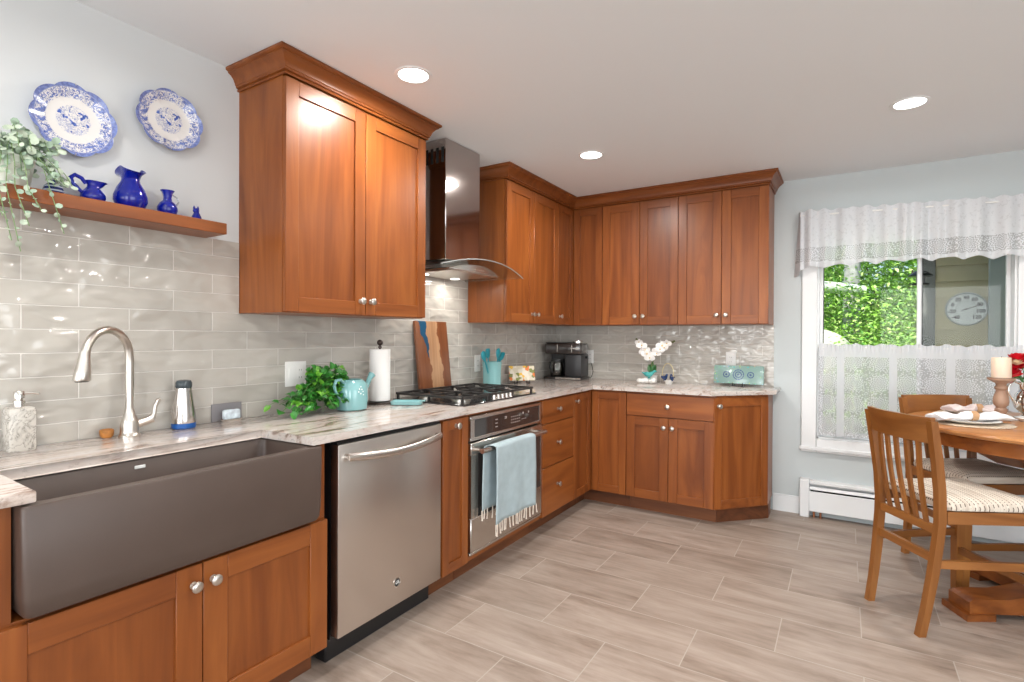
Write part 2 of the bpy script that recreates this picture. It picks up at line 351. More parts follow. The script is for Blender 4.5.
# ------------------------------------------------------------------ mesh helpers
class MB:
    def __init__(s): s.bm = bmesh.new()
    def box(s, a, b, mi=0, bev=0, T=None, seg=1):
        a, b = Vector(a), Vector(b)
        r = bmesh.ops.create_cube(s.bm, size=1)
        vs = r['verts']; c = (a + b) / 2; d = b - a
        for v in vs: v.co = Vector((v.co.x * abs(d.x) + c.x, v.co.y * abs(d.y) + c.y, v.co.z * abs(d.z) + c.z))
        fs = set(f for v in vs for f in v.link_faces)
        for f in fs: f.material_index = mi
        if bev:
            es = list(set(e for v in vs for e in v.link_edges))
            r = bmesh.ops.bevel(s.bm, geom=es, offset=min(bev, min(abs(d.x), abs(d.y), abs(d.z)) * .45), segments=seg, affect='EDGES', profile=.5)
            for f in r['faces']: f.material_index = mi
            vs = list(set(r['verts']) | set(v for v in vs if v.is_valid))
        if T: bmesh.ops.transform(s.bm, matrix=T, verts=[v for v in vs if v.is_valid])
        return s
    def loops(s, rings, closed=True, cap0=False, cap1=False, mi=0):
        L = [[s.bm.verts.new(p) for p in ring] for ring in rings]
        n = len(L[0])
        for i in range(len(L) - 1):
            for j in range(n if closed else n - 1):
                k = (j + 1) % n
                try: s.bm.faces.new((L[i][j], L[i][k], L[i + 1][k], L[i + 1][j])).material_index = mi
                except ValueError: pass
        if cap0: s.bm.faces.new(list(reversed(L[0]))).material_index = mi
        if cap1: s.bm.faces.new(L[-1]).material_index = mi
        return s
    def lathe(s, prof, c=(0, 0, 0), seg=24, T=None, mi=0, cap0=True, cap1=True, wob=None):
        rings = []
        for r, z in prof:
            ring = []
            for k in range(seg):
                a = 2 * PI * k / seg; rr = max(r, .0002) * (wob(a, z) if wob else 1)
                p = Vector((rr * math.cos(a), rr * math.sin(a), z))
                if T: p = T @ p
                ring.append(p + Vector(c))
            rings.append(ring)
        return s.loops(rings, True, cap0, cap1, mi)
    def tube(s, pts, rad, seg=10, mi=0, caps=True, flat=None):
        pts = [Vector(p) for p in pts]; n = len(pts)
        if not hasattr(rad, '__len__'): rad = [rad] * n
        rings = []; ref = None
        for i, p in enumerate(pts):
            t = (pts[min(i + 1, n - 1)] - pts[max(i - 1, 0)]).normalized()
            if ref is None: ref = Vector((0, 0, 1)) if abs(t.z) < .9 else Vector((1, 0, 0))
            u = t.cross(ref).normalized(); w = u.cross(t).normalized(); ref = w
            f = flat or (1, 1)
            rings.append([p + (u * math.cos(2 * PI * k / seg) * f[0] + w * math.sin(2 * PI * k / seg) * f[1]) * rad[i] for k in range(seg)])
        return s.loops(rings, True, caps, caps, mi)
    def bar(s, p0, p1, w, h, mi=0, upv=(0, 0, 1)):
        p0, p1 = Vector(p0), Vector(p1); t = (p1 - p0).normalized(); u = t.cross(Vector(upv)).normalized(); v = u.cross(t)
        rr = [[p + u * a * w / 2 + v * b * h / 2 for a, b in ((-1, -1), (1, -1), (1, 1), (-1, 1))] for p in (p0, p1)]
        return s.loops(rings=rr, cap0=True, cap1=True, mi=mi)
    def sweep(s, sections, w, mi=0):
        """sections: list of rings"""
        return s.loops(sections, True, True, True, mi)
    def ball(s, c, r, sc=(1, 1, 1), seg=14, mi=0):
        prof = [(math.sin(PI * i / seg), -math.cos(PI * i / seg)) for i in range(seg + 1)]
        rings = [[Vector(c) + Vector((max(q[0], .003) * math.cos(2 * PI * k / (seg + 4)) * sc[0], max(q[0], .003) * math.sin(2 * PI * k / (seg + 4)) * sc[1], q[1] * sc[2])) * r
                  if 0 else Vector((c[0] + max(q[0], .003) * math.cos(2 * PI * k / (seg + 4)) * sc[0] * r, c[1] + max(q[0], .003) * math.sin(2 * PI * k / (seg + 4)) * sc[1] * r, c[2] + q[1] * sc[2] * r))
                  for k in range(seg + 4)] for q in prof]
        return s.loops(rings, True, True, True, mi)
    def prism(s, poly, z0, z1, mi=0, bev=0):
        n0 = len(s.bm.verts)
        a = [s.bm.verts.new((*p, z0)) for p in poly]; b = [s.bm.verts.new((*p, z1)) for p in poly]
        fs = [s.bm.faces.new(list(reversed(a))), s.bm.faces.new(b)]
        n = len(poly)
        for i in range(n): fs.append(s.bm.faces.new((a[i], a[(i + 1) % n], b[(i + 1) % n], b[i])))
        for f in fs: f.material_index = mi
        if bev:
            es = list(set(e for f in fs[:2] for e in f.edges))
            r = bmesh.ops.bevel(s.bm, geom=es, offset=bev, segments=2, affect='EDGES', profile=.5)
            for f in r['faces']: f.material_index = mi
        return s
    def leaf(s, p, d, up_, L, Wd, mi=0, fold=.25, heart=False):
        p, d = Vector(p), Vector(d).normalized(); u = Vector(up_)
        sdir = d.cross(u)
        if sdir.length < 1e-3: sdir = d.cross(Vector((1, 0, 0)))
        sdir.normalize(); nn = sdir.cross(d).normalized()
        base = s.bm.verts.new(p); tip = s.bm.verts.new(p + d * L - nn * L * .15)
        mid = s.bm.verts.new(p + d * L * .5)
        q = .32 if heart else .5
        l = s.bm.verts.new(p + d * L * q - sdir * Wd * .5 + nn * fold * Wd); r = s.bm.verts.new(p + d * L * q + sdir * Wd * .5 + nn * fold * Wd)
        l2 = s.bm.verts.new(p + d * L * .75 - sdir * Wd * .34 + nn * fold * Wd * .6); r2 = s.bm.verts.new(p + d * L * .75 + sdir * Wd * .34 + nn * fold * Wd * .6)
        for f in ((base, mid, l), (l, mid, l2), (l2, mid, tip), (base, r, mid), (r, r2, mid), (r2, tip, mid)):
            s.bm.faces.new(f).material_index = mi
        return s
    def disc_leaf(s, p, d, nrm, rad, mi=0, k=7):
        p, d, nrm = Vector(p), Vector(d).normalized(), Vector(nrm).normalized()
        u = d; w = nrm.cross(d)
        if w.length < 1e-3: w = Vector((1, 0, 0)).cross(d)
        w.normalize(); c = p + d * rad; nn = d.cross(w)
        cv = s.bm.verts.new(c + nn * rad * .15)
        vs = [s.bm.verts.new(c + (u * math.cos(2 * PI * i / k) + w * math.sin(2 * PI * i / k) * .9) * rad) for i in range(k)]
        for i in range(k): s.bm.faces.new((cv, vs[i], vs[(i + 1) % k])).material_index = mi
        return s
    def text(s, body, size, T, mi=0, ext=.0008, align='CENTER', off=0):
        c = bpy.data.curves.new('txt', 'FONT'); c.body = body; c.size = size; c.extrude = ext; c.offset = off; c.align_x = align; c.align_y = 'CENTER'; c.resolution_u = 3
        o = bpy.data.objects.new('txt', c); COL.objects.link(o)
        dg = bpy.context.evaluated_depsgraph_get(); me = bpy.data.meshes.new_from_object(o.evaluated_get(dg))
        bpy.data.objects.remove(o)
        n0 = len(s.bm.verts); f0 = len(s.bm.faces)
        s.bm.from_mesh(me); s.bm.verts.ensure_lookup_table(); s.bm.faces.ensure_lookup_table()
        for v in s.bm.verts[n0:]: v.co = T @ v.co
        for f in s.bm.faces[f0:]: f.material_index = mi
        bpy.data.meshes.remove(me); return s
    def xf(s, T):
        bmesh.ops.transform(s.bm, matrix=T, verts=s.bm.verts[:]); return s
    def mesh(s, name, mats, ang=38, flat=False):
        me = bpy.data.meshes.new(name)
        bmesh.ops.recalc_face_normals(s.bm, faces=s.bm.faces[:]) if not flat else None
        s.bm.to_mesh(me); s.bm.free()
        for m in (mats if isinstance(mats, (list, tuple)) else [mats]): me.materials.append(m)
        if not flat:
            me.polygons.foreach_set('use_smooth', [True] * len(me.polygons)); me.set_sharp_from_angle(angle=R(ang))
        return me

def link(name, me, loc=(0, 0, 0), rz=0, parent=None):
    o = bpy.data.objects.new(name, me); COL.objects.link(o); o.location = loc; o.rotation_euler = (0, 0, rz)
    if parent: o.parent = parent
    return o
def thing(name, label, cat, loc=(0, 0, 0), rz=0, group=None):
    o = link(name, None, loc, rz); o['label'] = label; o['category'] = cat
    if group: o['group'] = group
    return o
def part(name, mb, parent, mats, label=None, flat=False, **k):
    o = link(name, mb.mesh(name, mats, flat=flat, **k), parent=parent)
    if label: o['label'] = label
    return o
def solo(name, mb, mats, label, cat, loc=(0, 0, 0), rz=0, group=None, flat=False):
    o = link(name, mb.mesh(name, mats, flat=flat), loc, rz); o['label'] = label; o['category'] = cat
    if group: o['group'] = group
    return o
def struct(name, mb, mats, label=None, loc=(0, 0, 0), rz=0):
    o = link(name, mb.mesh(name, mats), loc, rz); o['kind'] = 'structure'
    if label: o['label'] = label
    return o
Q90 = R(90)

# ------------------------------------------------------------------ room shell
CE = 2.437
struct('floor', MB().box((-.15, -7.4, -.1), (5.5, .15, 0)), FLOOR, 'grey-beige wood-look plank tile floor')
struct('ceiling', MB().box((-.15, -7.4, CE), (5.5, .15, CE + .1)), PAINT_C, 'plain off-white ceiling')
struct('wall_left', MB().box((-.15, -7.4, 0), (0, .15, CE)), PAINT_W, 'pale grey wall behind the sink')
WX0, WX1, WZ0, WZ1 = 2.105, 3.17, .56, 2.045
struct('wall_back', MB().box((0, 0, 0), (WX0, .15, CE)).box((WX1, 0, 0), (5.5, .15, CE)).box((WX0, 0, 0), (WX1, .15, WZ0)).box((WX0, 0, WZ1), (WX1, .15, CE)), PAINT_B, 'pale blue-grey wall with the window')
struct('wall_right', MB().box((5.35, -7.4, 0), (5.5, -6.1, CE)).box((5.35, -3.1, 0), (5.5, 0, CE)).box((5.35, -6.1, 2.3), (5.5, -3.1, CE)).box((5.35, -6.1, 0), (5.5, -3.1, .3)), PAINT_W)
struct('wall_front', MB().box((0, -7.55, 0), (.2, -7.4, CE)).box((4.6, -7.55, 0), (5.5, -7.4, CE)).box((.2, -7.55, 2.25), (4.6, -7.4, CE)).box((1.65, -7.55, 0), (2.8, -7.4, 2.25)), PAINT_W)
struct('backsplash_left', MB().box((0, -4.7, .914), (.008, -3.06, 1.686)).box((0, -3.06, .914), (.008, -2.196, 1.376)).box((0, -2.196, .914), (.008, -1.377, 1.686)).box((0, -1.377, .914), (.008, 0, 1.376)), TILE_L, 'glossy taupe subway tile on the left wall')
struct('backsplash_back', MB().box((.008, -.008, .914), (1.826, 0, 1.376)), TILE_B, 'glossy taupe subway tile on the back wall')
struct('baseboard_back', MB().box((1.826, -.014, 0), (2.004, 0, .112)).box((1.826, -.010, .112), (2.004, 0, .124), bev=.003), TRIM, 'white baseboard left of the heater')

# window: casing, sashes, panes
w1 = struct('window_1', MB().box((2.008, -.02, WZ0 - .1), (WX0, 0, WZ1 + .09), bev=.004).box((WX1, -.02, WZ0 - .1), (WX1 + .1, 0, WZ1 + .09), bev=.004)
            .box((WX0, -.02, WZ0 - .1), (WX1, 0, WZ0), bev=.004).box((WX0, -.02, WZ1), (WX1, 0, WZ1 + .09), bev=.004)
            .box((1.998, -.034, WZ0 - .085), (WX1 + .11, -.02, WZ0 - .06), bev=.004)
            .box((WX0, 0, WZ0), (WX0 + .012, .15, WZ1)).box((WX1 - .012, 0, WZ0), (WX1, .15, WZ1)).box((WX0, 0, WZ0), (WX1, .15, WZ0 + .012)).box((WX0, 0, WZ1 - .012), (WX1, .15, WZ1)), TRIM, 'white window casing')
def sash(x0, x1, y, dk=False):
    t = .022; m = MB()
    m.box((x0, y, WZ0 + .012), (x0 + t, y + .03, WZ1 - .012), bev=.003).box((x1 - t, y, WZ0 + .012), (x1, y + .03, WZ1 - .012), bev=.003)
    m.box((x0 + t, y, WZ0 + .012), (x1 - t, y + .03, WZ0 + .05)).box((x0 + t, y, WZ1 - .05), (x1 - t, y + .03, WZ1 - .012))
    f = part('sash', m, w1, TRIM)
    p = part('glass_pane', MB().box((x0 + t, y + .013, WZ0 + .05), (x1 - t, y + .017, WZ1 - .05)), f, PANE)
    part('gasket', MB().box((x0 + t, y + .006, WZ0 + .05), (x0 + t + .006, y + .0125, WZ1 - .05)), f, BLACK, 'black glazing gasket')
sash(WX0 + .012, 2.705, .05); sash(2.69, WX1 - .012, .085)

# ------------------------------------------------------------------ cabinets
def knob(parent, x, z, y, T=None):
    m = MB(); Tm = Matrix.Translation((x, y, z)) @ Matrix.Rotation(R(90), 4, 'X')
    m.lathe([(.011, 0), (.011, .002), (.006, .004), (.0055, .014), (.012, .018), (.0165, .022), (.0165, .026), (.013, .0295), (.006, .031), (0.0005, .031)], T=Tm, seg=18)
    if T: m.xf(T)
    return part('knob', m, parent, NICKEL)
def door(parent, x0, x1, z0, z1, yf, kn=None, T=None, rail=.062, slab=False, name=None):
    g = .0015; x0 += g; x1 -= g; t = .02; m = MB()
    if slab:
        m.box((x0, yf, z0), (x1, yf + t, z1), 1, bev=.002)
    else:
        m.box((x0, yf, z0), (x0 + rail, yf + t, z1), 0, bev=.0015).box((x1 - rail, yf, z0), (x1, yf + t, z1), 0, bev=.0015)
        m.box((x0 + rail, yf, z0), (x1 - rail, yf + t, z0 + rail), 1, bev=.0015).box((x0 + rail, yf, z1 - rail), (x1 - rail, yf + t, z1), 1, bev=.0015)
        m.box((x0 + rail - .003, yf + .009, z0 + rail - .003), (x1 - rail + .003, yf + t - .002, z1 - rail + .003), 2)
    if T: m.xf(T)
    d = part(name or ('drawer' if slab else 'door'), m, parent, [WV, WH, WP])
    if kn: knob(d, kn[0], kn[1], yf, T)
    return d
def crown(mb, path, z0, z1, proj):
    prof = [(0, 0), (.010, .0), (.013, .05), (.010, .10), (.008, .13), (.020, .16), (.020, .24), (.026, .28), (.028, .36), (.036, .52), (.052, .68), (.070, .76), (.070, .82), (.080, .85), (.085, .90), (.085, 1), (0, 1)]
    prof = [(o * proj / .085, z0 + (z1 - z0) * q) for o, q in prof]
    P = [Vector((*p, 0)) for p in path]; n = len(P); rings = []
    for i, p in enumerate(P):
        ns = []
        if i > 0: d = (P[i] - P[i - 1]).normalized(); ns.append(Vector((d.y, -d.x, 0)))
        if i < n - 1: d = (P[i + 1] - P[i]).normalized(); ns.append(Vector((d.y, -d.x, 0)))
        mdir = ns[0] if len(ns) == 1 else (ns[0] + ns[1]) / (1 + ns[0].dot(ns[1]))
        rings.append([p + mdir * o + Vector((0, 0, z)) for o, z in prof])
    return mb.loops(rings, True, True, True)
ZB, ZT, D = 1.376, 2.342, .31   # uppers
def upper(loc_y, w, label, splits, knobs, loc=None, rz=Q90):
    c = thing('upper_cabinet', label, 'cabinet', loc or (0, loc_y, ZB), rz, 'wall cabinets')
    H = ZT - ZB
    part('body', MB().box((.001, -.308, 0), (w - .001, 0, H + .02), 0, bev=.001), c, [WV])
    xs = [0] + splits + [w]
    for i in range(len(xs) - 1):
        k = knobs[i]
        kx = None if k is None else (xs[i] + .032 if k == 'l' else xs[i + 1] - .032)
        door(c, xs[i], xs[i + 1], .004, H, -.33, None if k is None else (kx, .068))
    return c
UA = upper(-3.058, .862, 'cherry wall cabinet with two doors hanging alone between the wall shelf and the range hood', [.431], ['r', 'l'])
cr = MB(); crown(cr, [(0, 0), (0, -.33), (.862, -.33), (.862, 0)], ZT - ZB + .006, CE - ZB - .002, .060)
part('crown', cr, UA, [WH], 'stepped cherry crown moulding')
UB = upper(-1.377, .767, 'cherry wall cabinet with two doors immediately right of the range hood', [.38], ['r', 'l'])
UC = upper(0, .61, 'cherry two-door wall cabinet in the middle of the back wall above the orchid', [.311], ['r', 'l'], (.59, 0, ZB), 0)
UD = upper(0, .622, 'rightmost cherry two-door wall cabinet at the open end next to the window', [.311], ['r', 'l'], (1.2, 0, ZB), 0)
uc = thing('corner_upper_cabinet', 'cherry corner wall cabinet with two narrow door leaves meeting in the inner corner', 'cabinet', (0, 0, ZB), 0, 'wall cabinets')
part('body', MB().prism([(0, 0), (0, -.609), (.309, -.609), (.309, -.309), (.589, -.309), (.589, 0)], 0, ZT - ZB + .02), uc, [WV])
TL = Matrix.Rotation(Q90, 4, 'Z')
door(uc, -.609, -.332, .004, ZT - ZB, -.33, (-.609 + .03, .068), T=TL, rail=.055)
door(uc, .332, .589, .004, ZT - ZB, -.33, None, rail=.055)
cr = MB(); crown(cr, [(0, -1.377), (.33, -1.377), (.33, -.33), (1.822, -.33), (1.822, 0)], ZT + .006, CE - .002, .060)
solo('crown_moulding', cr, [WH], 'long cherry crown moulding running round the corner above the right-hand wall cabinets', 'moulding')

ZK, ZD = .112, .869
def base(loc, rz, w, label, depth=.61, body_top=.882, toe=True, x_in=.001, group='base cabinets', name='base_cabinet'):
    c = thing(name, label, 'cabinet', loc, rz, group)
    part('body', MB().box((x_in, -depth, ZK - .006), (w - .001, -.01, body_top), 0, bev=.001), c, [WV])
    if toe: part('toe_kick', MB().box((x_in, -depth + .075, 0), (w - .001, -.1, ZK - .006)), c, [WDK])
    return c
b0 = base((0, -4.7, 0), Q90, .67, 'cherry base cabinet at the far left edge under the end of the worktop')
door(b0, .0, .335, ZK, ZD, -.63, (.30, .8)); door(b0, .335, .665, ZK, ZD, -.63, (.37, .8))
sb = base((0, -4.03, 0), Q90, .945, 'cherry sink cabinet with two shaker doors below the dark apron sink', body_top=.6)
part('stile', MB().box((.0, -.61, .6), (.052, -.05, .882)), sb, [WV]); part('stile', MB().box((.902, -.61, .6), (.944, -.05, .882), bev=.001), sb, [WV])
door(sb, .0, .485, ZK, .594, -.63, (.457, .535), rail=.075); door(sb, .485, .944, ZK, .594, -.63, (.515, .535), rail=.075)
pc = base((0, -2.415, 0), Q90, .213, 'narrow cherry pull-out cabinet between the dishwasher and the oven')
door(pc, .004, .211, ZK, ZD, -.63, (.105, .835), rail=.05)
oc = thing('oven_cabinet', 'cherry cabinet surround framing the built-in wall oven', 'cabinet', (0, -2.2, 0), Q90, 'base cabinets')
part('body', MB().box((.001, -.61, ZK - .006), (.014, -.01, .882)).box((.776, -.61, ZK - .006), (.789, -.01, .882)).box((.014, -.61, .866), (.776, -.01, .882)).box((.014, -.61, ZK - .006), (.776, -.01, .135)), oc, [WH])
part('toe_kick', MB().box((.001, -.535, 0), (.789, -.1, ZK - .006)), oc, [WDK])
dc = base((0, -1.41, 0), Q90, .47, 'cherry base cabinet with a stack of three slab drawers right of the oven')
for z0, z1, kz in ((.714, ZD, .795), (.430, .708, .572), (ZK, .424, .29)):
    door(dc, .0, .47, z0, z1, -.63, (.215, kz), slab=True)
bc = thing('corner_base_cabinet', 'cherry corner base cabinet with two door leaves folding into the inner corner', 'cabinet', (0, 0, 0), 0, 'base cabinets')
part('body', MB().prism([(.01, -.01), (.01, -.939), (.61, -.939), (.61, -.61), (.907, -.61), (.907, -.01)], ZK - .006, .882), bc, [WV])
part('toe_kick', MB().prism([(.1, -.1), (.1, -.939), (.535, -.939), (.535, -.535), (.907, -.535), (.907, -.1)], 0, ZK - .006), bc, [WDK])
door(bc, -.939, -.633, ZK, ZD, -.63, (-.939 + .03, .816), T=TL, rail=.055)
door(bc, .633, .907, ZK, ZD, -.63, None, rail=.055)
bb = base((.9085, 0, 0), 0, .617, 'cherry base cabinet with one wide drawer above two doors on the back wall')
door(bb, 0, .617, .710, ZD, -.63, (.305, .787), slab=True)
door(bb, 0, .3085, ZK, .704, -.63, (.278, .638)); door(bb, .3085, .617, ZK, .704, -.63, (.338, .638))
be = thing('angled_end_cabinet', 'cherry end cabinet with one door set at an angle beside the window wall', 'cabinet', (1.5255, 0, 0), 0, 'base cabinets')
part('body', MB().prism([(.001, -.01), (.001, -.612), (.010, -.612), (.2955, -.296), (.2955, -.01)], ZK - .006, .882), be, [WV])
part('toe_kick', MB().prism([(.001, -.1), (.001, -.535), (.2955, -.24), (.2955, -.1)], 0, ZK - .006), be, [WDK])
A = Vector((.002, -.633, 0)); Bv = Vector((.300, -.304, 0)); dv = (Bv - A); ang = math.atan2(dv.y, dv.x)
TE = Matrix.Translation(A) @ Matrix.Rotation(ang, 4, 'Z')
door(be, 0, dv.length, ZK, ZD, 0, (.032, .815), T=TE, rail=.06)

# worktop
poly = [(.009, -4.7), (.655, -4.7), (.655, -3.945), (.35, -3.945), (.35, -3.172), (.655, -3.172), (.655, -.655), (1.515, -.655), (1.872, -.30), (1.872, -.009), (.009, -.009)]
solo('worktop', MB().prism(poly, .884, .914, bev=.005), [GRAN], 'polished granite worktop with beige and brown streaks running round the L of base cabinets', 'countertop')

# ------------------------------------------------------------------ sink
sk = thing('apron_sink', 'dark brown farmhouse sink with a deep apron front under the tap', 'sink', (0, -3.974, .612), Q90)
m = MB(); W_, x0_, x1_ = .841, -.665, -.325
def rect(x0, x1, y0, y1, z, r=.03, k=4):
    out = []
    for cx_, cy_, a0 in ((x1 - r, y1 - r, 0), (x0 + r, y1 - r, 90), (x0 + r, y0 + r, 180), (x1 - r, y0 + r, 270)):
        for i in range(k + 1):
            a = R(a0 + 90 * i / k); out.append(Vector((cx_ + r * math.cos(a), cy_ + r * math.sin(a), z)))
    return out
O_ = (0, W_, x0_, x1_)
m.loops([rect(.012, W_ - .012, x0_ + .012, x1_, .0, .02), rect(.006, W_ - .006, x0_ + .004, x1_, .012, .02), rect(.003, W_ - .003, x0_, x1_, .05, .02), rect(.0, W_, x0_ + .002, x1_, .261, .014),
         rect(.003, W_ - .003, x0_ + .005, x1_ - .002, .2675, .014), rect(.03, W_ - .03, x0_ + .036, x1_ - .023, .2675, .03), rect(.033, W_ - .033, x0_ + .039, x1_ - .026, .263, .03),
         rect(.045, W_ - .045, x0_ + .047, x1_ - .036, .05, .035), rect(.075, W_ - .075, x0_ + .075, x1_ - .06, .035, .03)], True, True, True)
part('basin', m, sk, [SINKM])
part('drain', MB().lathe([(.045, .0352), (.045, .039), (.03, .037), (.001, .036)], c=(.42, -.49, 0)), sk, CHROME)
part('maker_badge', MB().box((.362, -.3545, .240), (.393, -.3515, .250), bev=.001), sk, WHITE, 'small white badge on the back wall of the basin')

# ------------------------------------------------------------------ dishwasher
dw = thing('dishwasher', 'stainless steel dishwasher with a bowed bar handle beside the apron sink', 'dishwasher', (0, -3.043, 0), Q90)
part('tub', MB().box((.004, -.585, .1), (.618, -.03, .878)), dw, BLACK)
part('door', MB().box((.003, -.632, .116), (.618, -.588, .862), bev=.005, seg=2), dw, STEELV)
hp = []
for i in range(13):
    t = i / 12; hp.append((.035 + .55 * t, -.655 - .022 * math.sin(PI * t) ** .6, .812 - .018 * math.sin(PI * t)))
m = MB().tube(hp, [.013] * 13, 12, flat=(.7, 1.2)); 
for x in (.04, .58): m.tube([(x, -.63, .812), (x, -.66, .812)], .012, 12)
part('handle', m, dw, STEEL)
part('kick_plate', MB().box((.003, -.56, .0), (.618, -.5, .098), bev=.006), dw, BLACK, 'black kick plate')
part('control_edge', MB().box((.003, -.625, .863), (.618, -.588, .872)), dw, BLACK)
TB = Matrix.Translation((.321, -.632, .214)) @ Matrix.Rotation(R(90), 4, 'X')
bg = part('badge', MB().lathe([(.021, 0), (.021, .002), (.0175, .0028), (.0165, .0016), (.0165, 0)], T=TB, seg=28, cap1=False), dw, CHROME, 'round monogram badge')
part('badge_face', MB().lathe([(.0165, .0004), (.0165, .0012), (.0005, .0012)], T=TB, seg=28), bg, BLACK)
part('monogram', MB().text('GE', .018, Matrix.Translation((.321, -.6338, .214)) @ Matrix.Rotation(R(90), 4, 'X'), ext=.0005), bg, WHITE)

# ------------------------------------------------------------------ oven
ov = thing('built_in_oven', 'built-in stainless oven with black glass door and a towel over its bar', 'oven', (0, -2.186, .136), Q90)
part('body', MB().box((.003, -.60, .0), (.758, -.05, .728)), ov, DARK)
m = MB().box((.0, -.63, .597), (.761, -.601, .615), bev=.003).box((.0, -.63, .707), (.761, -.601, .727), bev=.003).box((.0, -.63, .615), (.035, -.601, .707)).box((.735, -.63, .615), (.761, -.601, .707))
cp = part('control_panel', m, ov, STEEL)
part('display', MB().box((.035, -.628, .615), (.735, -.603, .707)), cp, BGLASS, 'black glass control strip')
m = MB()
for gx, gz in ((.235, .68), (.235, .66), (.235, .64), (.33, .684), (.33, .676)):
    m.box((gx, -.6286, gz), (gx + .022, -.628, gz + .004)); 
for i in range(5):
    for j in range(3): m.box((.40 + i * .022, -.6286, .640 + j * .017), (.409 + i * .022, -.628, .645 + j * .017))
for gx in (.535, .60): m.lathe([(.007, 0), (.007, .0008), (.0005, .0008)], T=Matrix.Translation((gx, -.628, .685)) @ Matrix.Rotation(Q90, 4, 'X'), seg=12)
for i in range(3): m.box((.52 + i * .02, -.6286, .648), (.53 + i * .02, -.628, .652))
part('button_marks', m, cp, plain('panel_print', (.45, .40, .38), .5), 'pale printed touch keys')
m = MB().box((.0, -.635, .018), (.761, -.601, .195), bev=.004).box((.0, -.635, .525), (.761, -.601, .588), bev=.004).box((.0, -.635, .195), (.062, -.601, .525)).box((.745, -.635, .195), (.761, -.601, .525))
od = part('door', m, ov, STEEL)
part('window', MB().box((.062, -.633, .195), (.745, -.604, .558)), od, BGLASS)
m = MB().tube([(.0 + .02, -.69, .552), (.705, -.69, .552)], .0135, 16)
for x in (.045, .68): m.tube([(x, -.632, .552), (x, -.69, .552)], .010, 12)
part('handle', m, od, STEEL)
part('vent_strip', MB().box((.0, -.628, .0), (.761, -.601, .014), bev=.002), ov, STEEL)

# towel over the handle
tw = thing('dish_towel', 'pale aqua dish towel with knotted fringe draped over the oven handle', 'towel', (0, -2.186, .136), Q90)
def sheet(x0, x1, zt, zb, y, seed, nx=28, nz=16):
    rnd = random.Random(seed); ph = rnd.random() * 6
    ring = []
    for j in range(nz + 1):
        t = j / nz; z = zt + (zb - zt) * t; row = []
        for i in range(nx + 1):
            u = i / nx; xx = x0 + (x1 - x0) * u + .008 * math.sin(3 * t + ph) * t
            row.append((xx, y - .006 * t * math.sin(u * 13 + ph) - .004 * math.sin(u * 5 + ph + t), z))
        ring.append(row)
    return ring
front = sheet(.108, .535, .552, .150, -.716, 3); back = sheet(.062, .49, .552, .225, -.664, 9)
nx = 28; m = MB(); rows = list(reversed(back))
arc = []
for k in range(1, 8):
    a = PI * k / 8; row = []
    for i in range(nx + 1):
        f0, b0_ = Vector(front[0][i]), Vector(back[0][i]); c = (f0 + b0_) / 2; hx = (f0 - b0_) / 2
        row.append(tuple(c - hx * math.cos(a) + Vector((0, 0, .022 * math.sin(a)))))
    arc.append(row)
rows = rows + arc + front
m.loops(rows, closed=False)
tcl = part('cloth', m, tw, plain('aqua_cotton', (.38, .47, .50), .9, bump=.6, bscale=260, var=.08, vscale=18))
sm = tcl.modifiers.new('s', 'SOLIDIFY'); sm.thickness = .0022
rnd = random.Random(4); FRM = plain('cream_fringe', (.72, .64, .55), .9)
for rowp, cnt in ((front[-1], 17), (back[-1], 13)):
    for i in range(cnt):
        p = Vector(rowp[int(i * nx / (cnt - 1))]); q = p + Vector((rnd.uniform(-.006, .006), rnd.uniform(-.004, .004), -rnd.uniform(.045, .062)))
        part('tassel', MB().tube([p + Vector((0, 0, .004)), (p + q) / 2 + Vector((rnd.uniform(-.003, .003), 0, 0)), q], [.0042, .0030, .0045], 6), tcl, FRM, 'cream knotted tassel')

# ------------------------------------------------------------------ cooktop
ck = thing('gas_cooktop', 'black gas cooktop with cast iron grates in front of the cutting board', 'cooktop', (0, -2.195, .914), Q90)
part('base', MB().box((.0, -.60, .0), (.762, -.085, .009), bev=.004), ck, plain('cooktop_glass', (.02, .018, .018), .12))
for bx, by, br in ((.14, -.22, .038), (.14, -.47, .045), (.381, -.34, .055), (.62, -.22, .045), (.62, -.46, .036)):
    bn = part('burner', MB().lathe([(br * 1.2, .009), (br * 1.2, .014), (br, .016), (br, .024), (br * .3, .025), (.0005, .025)], c=(bx, by, 0)), ck, NICKEL)
    part('burner_cap', MB().lathe([(br * .82, .025), (br * .84, .031), (br * .6, .034), (.0005, .034)], c=(bx, by, 0)), bn, IRON)
def grate(x0, x1):
    m = MB(); y0, y1 = -.575, -.105; z = .040; r = .0065
    def b(p, q): m.bar(p, q, .012, .012)
    b((x0, y0, z), (x1, y0, z)); b((x0, y1, z), (x1, y1, z)); b((x0, y0, z), (x0, y1, z)); b((x1, y0, z), (x1, y1, z))
    ym = (y0 + y1) / 2; b((x0, ym, z), (x1, ym, z))
    for yy in (y0 + .12, y1 - .12):
        xm = (x0 + x1) / 2
        b((x0, yy, z + .002), (xm - .028, yy, z + .004)); b((xm + .028, yy, z + .004), (x1, yy, z + .002))
        b((xm, yy - .10, z + .002), (xm, yy - .03, z + .004)); b((xm, yy + .03, z + .004), (xm, yy + .10, z + .002))
    for fx in (x0 + .006, x1 - .006):
        for fy in (y0 + .006, ym, y1 - .006): m.box((fx - .006, fy - .006, .009), (fx + .006, fy + .006, z))
    return part('grate', m, ck, IRON)
grate(.012, .252); grate(.262, .500); grate(.510, .750)
